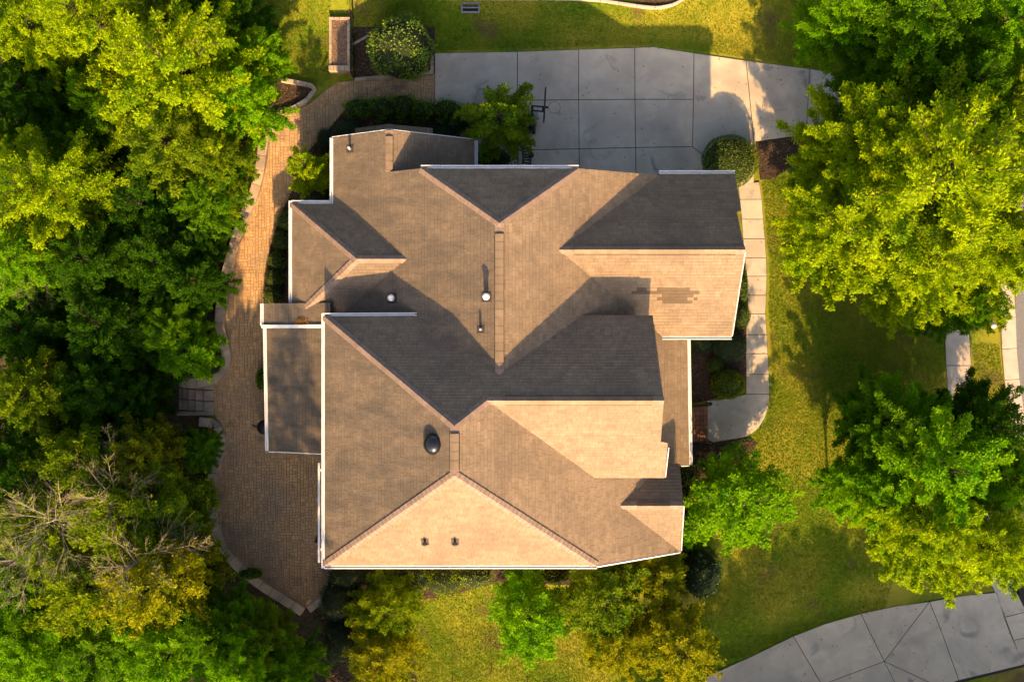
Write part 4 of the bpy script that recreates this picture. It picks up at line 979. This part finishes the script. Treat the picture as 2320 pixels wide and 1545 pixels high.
for a in [
 (1900, 40, 95, 10, 'mid', 'l_lime', 'lime tree at the top edge where the lawn ends on the right'),
 (2060, 60, 165, 12, 'big', 'l_green', 'tall green tree at the top edge above the driveway end'),
 (2250, 70, 140, 12, 'big', 'l_lime', 'lime-green tree in the top right corner'),
 (1995, 222, 95, 9, 'mid', 'l_green', 'shaded green tree hanging over the right end of the driveway'),
 (2150, 215, 145, 11, 'big', 'l_green', 'dark green tree in the shade between the top and the big yellow crown'),
 (2290, 260, 120, 11.5, 'big', 'l_yellow', 'yellow-green tree cut by the right edge beside the dark tree'),
 (1955, 330, 165, 10.5, 'feather', 'l_yellow', 'feathery yellow-green tree just below the driveway on the right'),
 (2110, 400, 255, 13.5, 'big', 'l_yellow', 'largest bright yellow crown right of the house'),
 (1900, 530, 145, 10.5, 'feather', 'l_yellow', 'feathery yellow-green tree reaching toward the entry walk'),
 (2080, 600, 150, 11.5, 'big', 'l_yellow', 'bright yellow tree whose lower branches hang over the shaded lawn'),
 (2260, 560, 150, 12.5, 'big', 'l_yellow', 'sunlit yellow tree at the right edge above the kerb'),
 (2170, 700, 75, 8, 'mid', 'l_green', 'shaded green tree over the small square of sidewalk'),
 (2010, 960, 115, 9.5, 'feather', 'l_green', 'shaded feathery green tree at the upper left of the lower right grove'),
 (2100, 1050, 175, 11.5, 'feather', 'l_lime', 'broad feathery lime tree in the middle of the lower right grove'),
 (2210, 960, 110, 9.5, 'mid', 'l_deep', 'dark green tree beside the sidewalk in the lower right grove'),
 (2290, 1080, 100, 10, 'mid', 'l_lime', 'lime tree cut by the right edge in the lower right grove'),
 (2090, 1200, 150, 10.5, 'feather', 'l_yellow', 'yellow-green tree with fingers of foliage over the lower driveway'),
 (2230, 1225, 120, 10.5, 'big', 'l_yellow', 'yellow-green tree above the right end of the lower driveway'),
 (1955, 1110, 95, 8.5, 'feather', 'l_lime', 'leftmost lime tree of the lower right grove beside the sunny lawn'),
 (1672, 1138, 125, 5.8, 'loose', 'l_lime', 'green tree at the lower right corner of the house'),
]: tree(*a, group=E_)
for a in [
 (875, 1378, 85, 5.0, 'loose', 'l_olive', 'dark olive tree below the house beside the patio tip'),
 (868, 1492, 95, 5.5, 'loose', 'l_gold', 'golden olive tree at the bottom edge left of the small lawn'),
 (1200, 1400, 108, 5.2, 'loose', 'l_lime', 'green tree standing on the small lawn below the house'),
 (1365, 1365, 110, 5.5, 'loose', 'l_maple', 'brownish yellow tree below the lower right house eave'),
 (1400, 1460, 85, 5.5, 'loose', 'l_gold', 'golden tree between the brownish tree and the bottom edge'),
 (1495, 1310, 72, 4.5, 'small', 'l_gold', 'small golden tree left of the dark evergreen shrub'),
 (1540, 1470, 105, 6.0, 'loose', 'l_gold', 'golden tree beside the lower driveway at the bottom'),
]: tree(*a, group='trees below the house')
tree(1131, 270, 92, 4.8, 'small', 'l_maple', 'reddish green ornamental tree between hedge and basketball hoop')
tree(697, 385, 56, 3.8, 'small', 'l_yellow', 'small yellow-green tree between paver path and house wall')
# trees just beyond the lower frame edge: their shade lies over the lower driveway and the wood
for i, (u, v) in enumerate([(1640, 2080), (1800, 2060), (1960, 2030), (2120, 2000), (2280, 1970), (2440, 1930)]):
    tree(u, v - 12 * i, 205, 8.6, 'big', 'l_green', ['leftmost', 'second', 'third', 'fourth', 'fifth', 'rightmost'][i] + ' green tree of the row across the lower driveway, counted from left, outside the frame', group='trees beyond the lower driveway')
for a in [(600, 1830, 150, 8, 'big', 'l_green', 'green tree outside the bottom edge below the dark soil strip'), (622, 2090, 370, 17.5, 'conifer', 'l_deep', 'tall dark conifer outside the bottom edge that shades the patio'), (470, 1800, 150, 8.5, 'big', 'l_green', 'green tree outside the bottom edge below the lower left wood')]:
    tree(*a, group='trees beyond the bottom edge')

# ---- shrubs: leaf shells over a stem
def shrub(u, v, ru, rv, h, m, label, leaf=.07, dens=520, group=None, name='shrub', rough=.10, zc=.5, lump=.08, cat='shrub'):
    gz = ground_z(*P(u, v, h * zc)); x, y = P(u, v, gz + h * zc); gz = ground_z(x, y); s_ = (CAM_H - gz - h * zc) / FPX; rx, ry = ru * s_, rv * s_
    g = np.random.default_rng(int(u * 7 + v)); n_ = int(dens * (rx * ry * 3 + h * (rx + ry) * 1.5)) + 200
    el = np.arcsin(g.uniform(-.35, 1, n_)); az = g.uniform(0, 2 * PI, n_)
    ph = g.uniform(0, 6.28, 6)
    k = 1 + lump * (np.sin(3 * az + ph[0]) * np.cos(2 * el + ph[1]) + np.sin(5 * az + ph[2]) * np.sin(4 * el + ph[3]) + .7 * np.sin(8 * az + ph[4]) * np.cos(7 * el + ph[5]))
    k *= 1 - np.abs(g.normal(0, rough, n_))
    nd = np.stack([np.cos(el) * np.cos(az), np.cos(el) * np.sin(az), np.sin(el)], 1)
    pos = nd * k[:, None] * np.array([rx, ry, h * .62]); pos[:, 2] += h * .38; pos[:, 2] = np.maximum(pos[:, 2], .02)
    dv = nd * .4 + g.normal(0, .6, (n_, 3)); nv = nd + g.normal(0, .45, (n_, 3))
    t = empty(name, (x, y, gz), label, cat, group)
    link('foliage', leaf_mesh('foliage', pos, dv, nv, leaf * g.uniform(.7, 1.3, n_), g.random(n_)), t, M[m])
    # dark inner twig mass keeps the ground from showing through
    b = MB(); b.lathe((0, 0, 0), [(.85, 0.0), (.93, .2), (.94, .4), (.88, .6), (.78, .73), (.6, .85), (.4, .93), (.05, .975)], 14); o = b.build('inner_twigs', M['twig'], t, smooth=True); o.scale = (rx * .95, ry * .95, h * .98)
    return t
shrub(908, 106, 74, 70, 3.1, 'l_laurel', 'big round bright green bush in the bed above the paver path', leaf=.105, dens=330, rough=.13, lump=.1)
shrub(1655, 365, 64, 60, 1.7, 'l_box', 'big clipped round bush at the house corner beside the driveway', leaf=.065, dens=700, rough=.04, lump=.02)
EB = 'clipped bushes in the entry bed'
for a in [(1683, 652, 12, 42, .9, 'l_box', 'narrow clipped bush along the right wall, uppermost in the entry bed'), (1680, 715, 20, 30, 1.0, 'l_box', 'clipped bush beside the walk just above the lower roof gutter'),
          (1655, 786, 38, 34, 1.1, 'l_ever', 'dark glossy bush in the entry bed directly below the roof gutter'), (1620, 829, 19, 17, .6, 'l_box', 'smallest round bush in the entry bed'),
          (1650, 871, 40, 33, 1.1, 'l_olive', 'olive round clipped bush at the landing corner of the entry bed'), (1590, 778, 30, 22, .7, 'l_ever', 'low dark bush in the shaded corner of the entry bed')]:
    shrub(*a, leaf=.05, dens=900, rough=.05, lump=.03, group=EB)
HB = 'hedge bushes along the top house wall'
hl = [(812, 245, 'leftmost light-tipped bush of the hedge along the paver path'), (862, 242, 'second bush from the left in the path hedge'), (912, 243, 'middle bush of the path hedge above the gable'), (962, 247, 'fourth bush from the left in the path hedge'), (1012, 250, 'fifth bush of the path hedge next to the ornamental tree'), (1052, 262, 'last bush of the path hedge half under the ornamental tree')]
for i, (u, v, l) in enumerate(hl): shrub(u, v + 4 * (i % 2), 35, 22 + 4 * (i % 3), 1.2 + .2 * (i % 2), 'l_green', l, leaf=.08, dens=480, rough=.2, lump=.2, group=HB)
for a in [(790, 292, 34, 20, .8, 'l_ever', 'low dark shrub in the shade left of the small gable'), (1000, 298, 40, 20, .7, 'l_ever', 'low dark shrub behind the path hedge, right of the small gable'), (900, 275, 34, 10, .6, 'l_ever', 'low dark shrub between path hedge and the small gable'),
          (1040, 330, 30, 26, .8, 'l_ever', 'dark shrub beside the short upper right gutter'), (1120, 358, 42, 22, .7, 'l_ever', 'dark shrub in the corner below the ornamental tree'), (735, 320, 18, 30, .7, 'l_ever', 'dark shrub along the upper left house corner'), (715, 445, 34, 20, .8, 'l_ever', 'dark shrub below the small yellow tree')]:
    shrub(*a, leaf=.06, dens=500, rough=.12, lump=.1, group='low dark shrubs at the top of the house')
wl = ['uppermost round dark shrub along the left house wall', 'second round dark shrub from the top along the left house wall', 'third round dark shrub from the top along the left house wall', 'fourth round dark shrub along the left house wall', 'lowest round dark shrub along the left house wall above the porch']
for i, (u, v) in enumerate([(648, 500), (636, 545), (628, 590), (622, 630), (618, 668)]): shrub(u, v, 20, 22, .8, 'l_box', wl[i], leaf=.055, dens=700, rough=.06, lump=.05, group='round shrubs along the left wall')
for a in [(470, 815, 36, 40, 1.1, 'l_deep', 'rounded dark shrub inside the patio wall curve above the steps'), (592, 860, 12, 26, .8, 'l_green', 'thin green shrub beside the porch roof gutter'), (565, 1300, 30, 14, .5, 'l_lime', 'low bright shrub growing over the lower patio wall')]: shrub(*a, leaf=.06, dens=600)
SB = 'shrubs along the bottom wall of the house'
sl = [(790, 1303, 50, 30, 2.0, 'l_ever', 'dark shrub at the lower left corner of the house'), (860, 1308, 45, 28, 1.4, 'l_olive', 'olive shrub below the house right of the dark corner shrub'), (935, 1312, 42, 34, 1.3, 'l_laurel', 'glossy flecked shrub at the middle of the bottom wall'), (1005, 1315, 44, 34, 1.3, 'l_olive', 'flecked low hedge shrub above the small lawn'), (1075, 1306, 42, 26, 1.2, 'l_laurel', 'glossy flecked shrub at the right end above the small lawn'),
      (1260, 1300, 40, 22, 1.2, 'l_maple', 'reddish brown shrub right of the green lawn tree'), (1450, 1278, 40, 18, 1.3, 'l_olive', 'olive shrub under the sloping lower right eave'), (768, 1362, 46, 46, 2.2, 'l_ever', 'dark shrub beside the dark soil strip below the patio tip'), (775, 1450, 48, 55, 2.2, 'l_ever', 'dark shrub along the dark soil strip near the bottom')]
for a in sl: shrub(*a, leaf=.07, dens=480, rough=.16, lump=.13, group=SB)
shrub(1588, 1298, 48, 54, 2.3, 'l_ever', 'dark blue-green evergreen bush at the lower right corner of the house', leaf=.10, dens=330, rough=.12, lump=.1)
for a in [(1560, 1095, 22, 45, 1.4, 'l_laurel', 'flecked shrub against the right wall under the lower right tree'), (1570, 1190, 26, 50, 1.4, 'l_green', 'green shrub against the lower right gable wall')]: shrub(*a, leaf=.08, dens=420, rough=.15, lump=.12)

# ---------------------------------------------------------------- grass blades over the visible lawn
lawns = [PL(q) for q in (
 [(555, -10), (748, -10), (748, 180), (715, 190), (640, 172), (600, 60)], [(806, -10), (985, -10), (985, 118), (900, 60), (806, 60)], [(985, -10), (1500, -10), (1930, -10), (1930, 165), (1690, 132), (1480, 102), (985, 116)],
 [(1725, 412), (1860, 380), (2145, 560), (2140, 880), (2000, 1400), (1640, 1500), (1560, 1540), (1560, 1400), (1650, 1300), (1640, 1120), (1700, 1000), (1740, 950), (1752, 860), (1742, 700), (1745, 600)],
 [(935, 1365), (1120, 1320), (1350, 1360), (1560, 1400), (1560, 1560), (940, 1560)], [(2204, 780), (2262, 780), (2285, 950), (2215, 950)])]
pts = []
for poly in lawns:
    A = abs(area(poly)); xs = [p[0] for p in poly]; ys = [p[1] for p in poly]; need = int(A * 900)
    g = NP.uniform((min(xs), min(ys)), (max(xs), max(ys)), (int(need * (max(xs) - min(xs)) * (max(ys) - min(ys)) / A), 2))
    # vectorised point-in-polygon
    r = np.zeros(len(g), bool); j = len(poly) - 1
    for i in range(len(poly)):
        xi, yi = poly[i]; xj, yj = poly[j]
        c = ((yi > g[:, 1]) != (yj > g[:, 1])) & (g[:, 0] < (xj - xi) * (g[:, 1] - yi) / ((yj - yi) or 1e-9) + xi); r ^= c; j = i
    pts.append(g[r])
pts = np.concatenate(pts); zs = np.array([ground_z(a, b) - .02 for a, b in pts]); n_ = len(pts)
pos = np.column_stack([pts, zs]); az = NP.uniform(0, 6.28, n_)
dv = np.column_stack([np.cos(az) * .8, np.sin(az) * .8, NP.uniform(.35, 1.1, n_)]); nv = np.column_stack([NP.normal(0, .4, n_), NP.normal(0, .4, n_), np.ones(n_)])
patch = .5 + .25 * np.sin(pts[:, 0] * .9 + 1.3 * np.sin(pts[:, 1] * .5)) + .25 * np.sin(pts[:, 1] * .8 + pts[:, 0] * .35)
tag(link('grass', leaf_mesh('grass', pos, dv, nv, NP.uniform(.04, .095, n_), np.clip(patch * .45 + NP.uniform(-.1, .65, n_), 0, 1), aspect=.35), None, M['grass']), 'short green and dry yellow grass on the lawns around the house', 'grass', kind='stuff')

# ---------------------------------------------------------------- stray fallen leaves on paving and lawn
g = np.random.default_rng(99); pp = []
for (u0, v0, u1, v1, n_) in ((490, 700, 735, 1340, 90), (600, 190, 980, 235, 40), (990, 125, 1680, 380, 70), (1690, 140, 1900, 310, 60), (1600, 420, 1740, 1000, 60), (1740, 420, 2000, 1350, 260), (560, 0, 1900, 110, 220), (940, 1340, 1560, 1545, 140), (1600, 1360, 2318, 1545, 110)):
    for k in range(n_):
        x, y, z = PG(g.uniform(u0, u1), g.uniform(v0, v1)); pp.append((x, y, z + .05))
pp = np.array(pp); n_ = len(pp); a = g.uniform(0, 6.28, n_)
tag(link('stray_leaves', leaf_mesh('stray_leaves', pp, np.column_stack([np.cos(a), np.sin(a), g.normal(0, .2, n_)]), np.column_stack([g.normal(0, .3, n_), g.normal(0, .3, n_), np.ones(n_)]), g.uniform(.05, .10, n_), g.random(n_), aspect=.6), None, M['l_dry']), 'stray dry leaves fallen on the paving and lawn', 'leaves', kind='stuff')
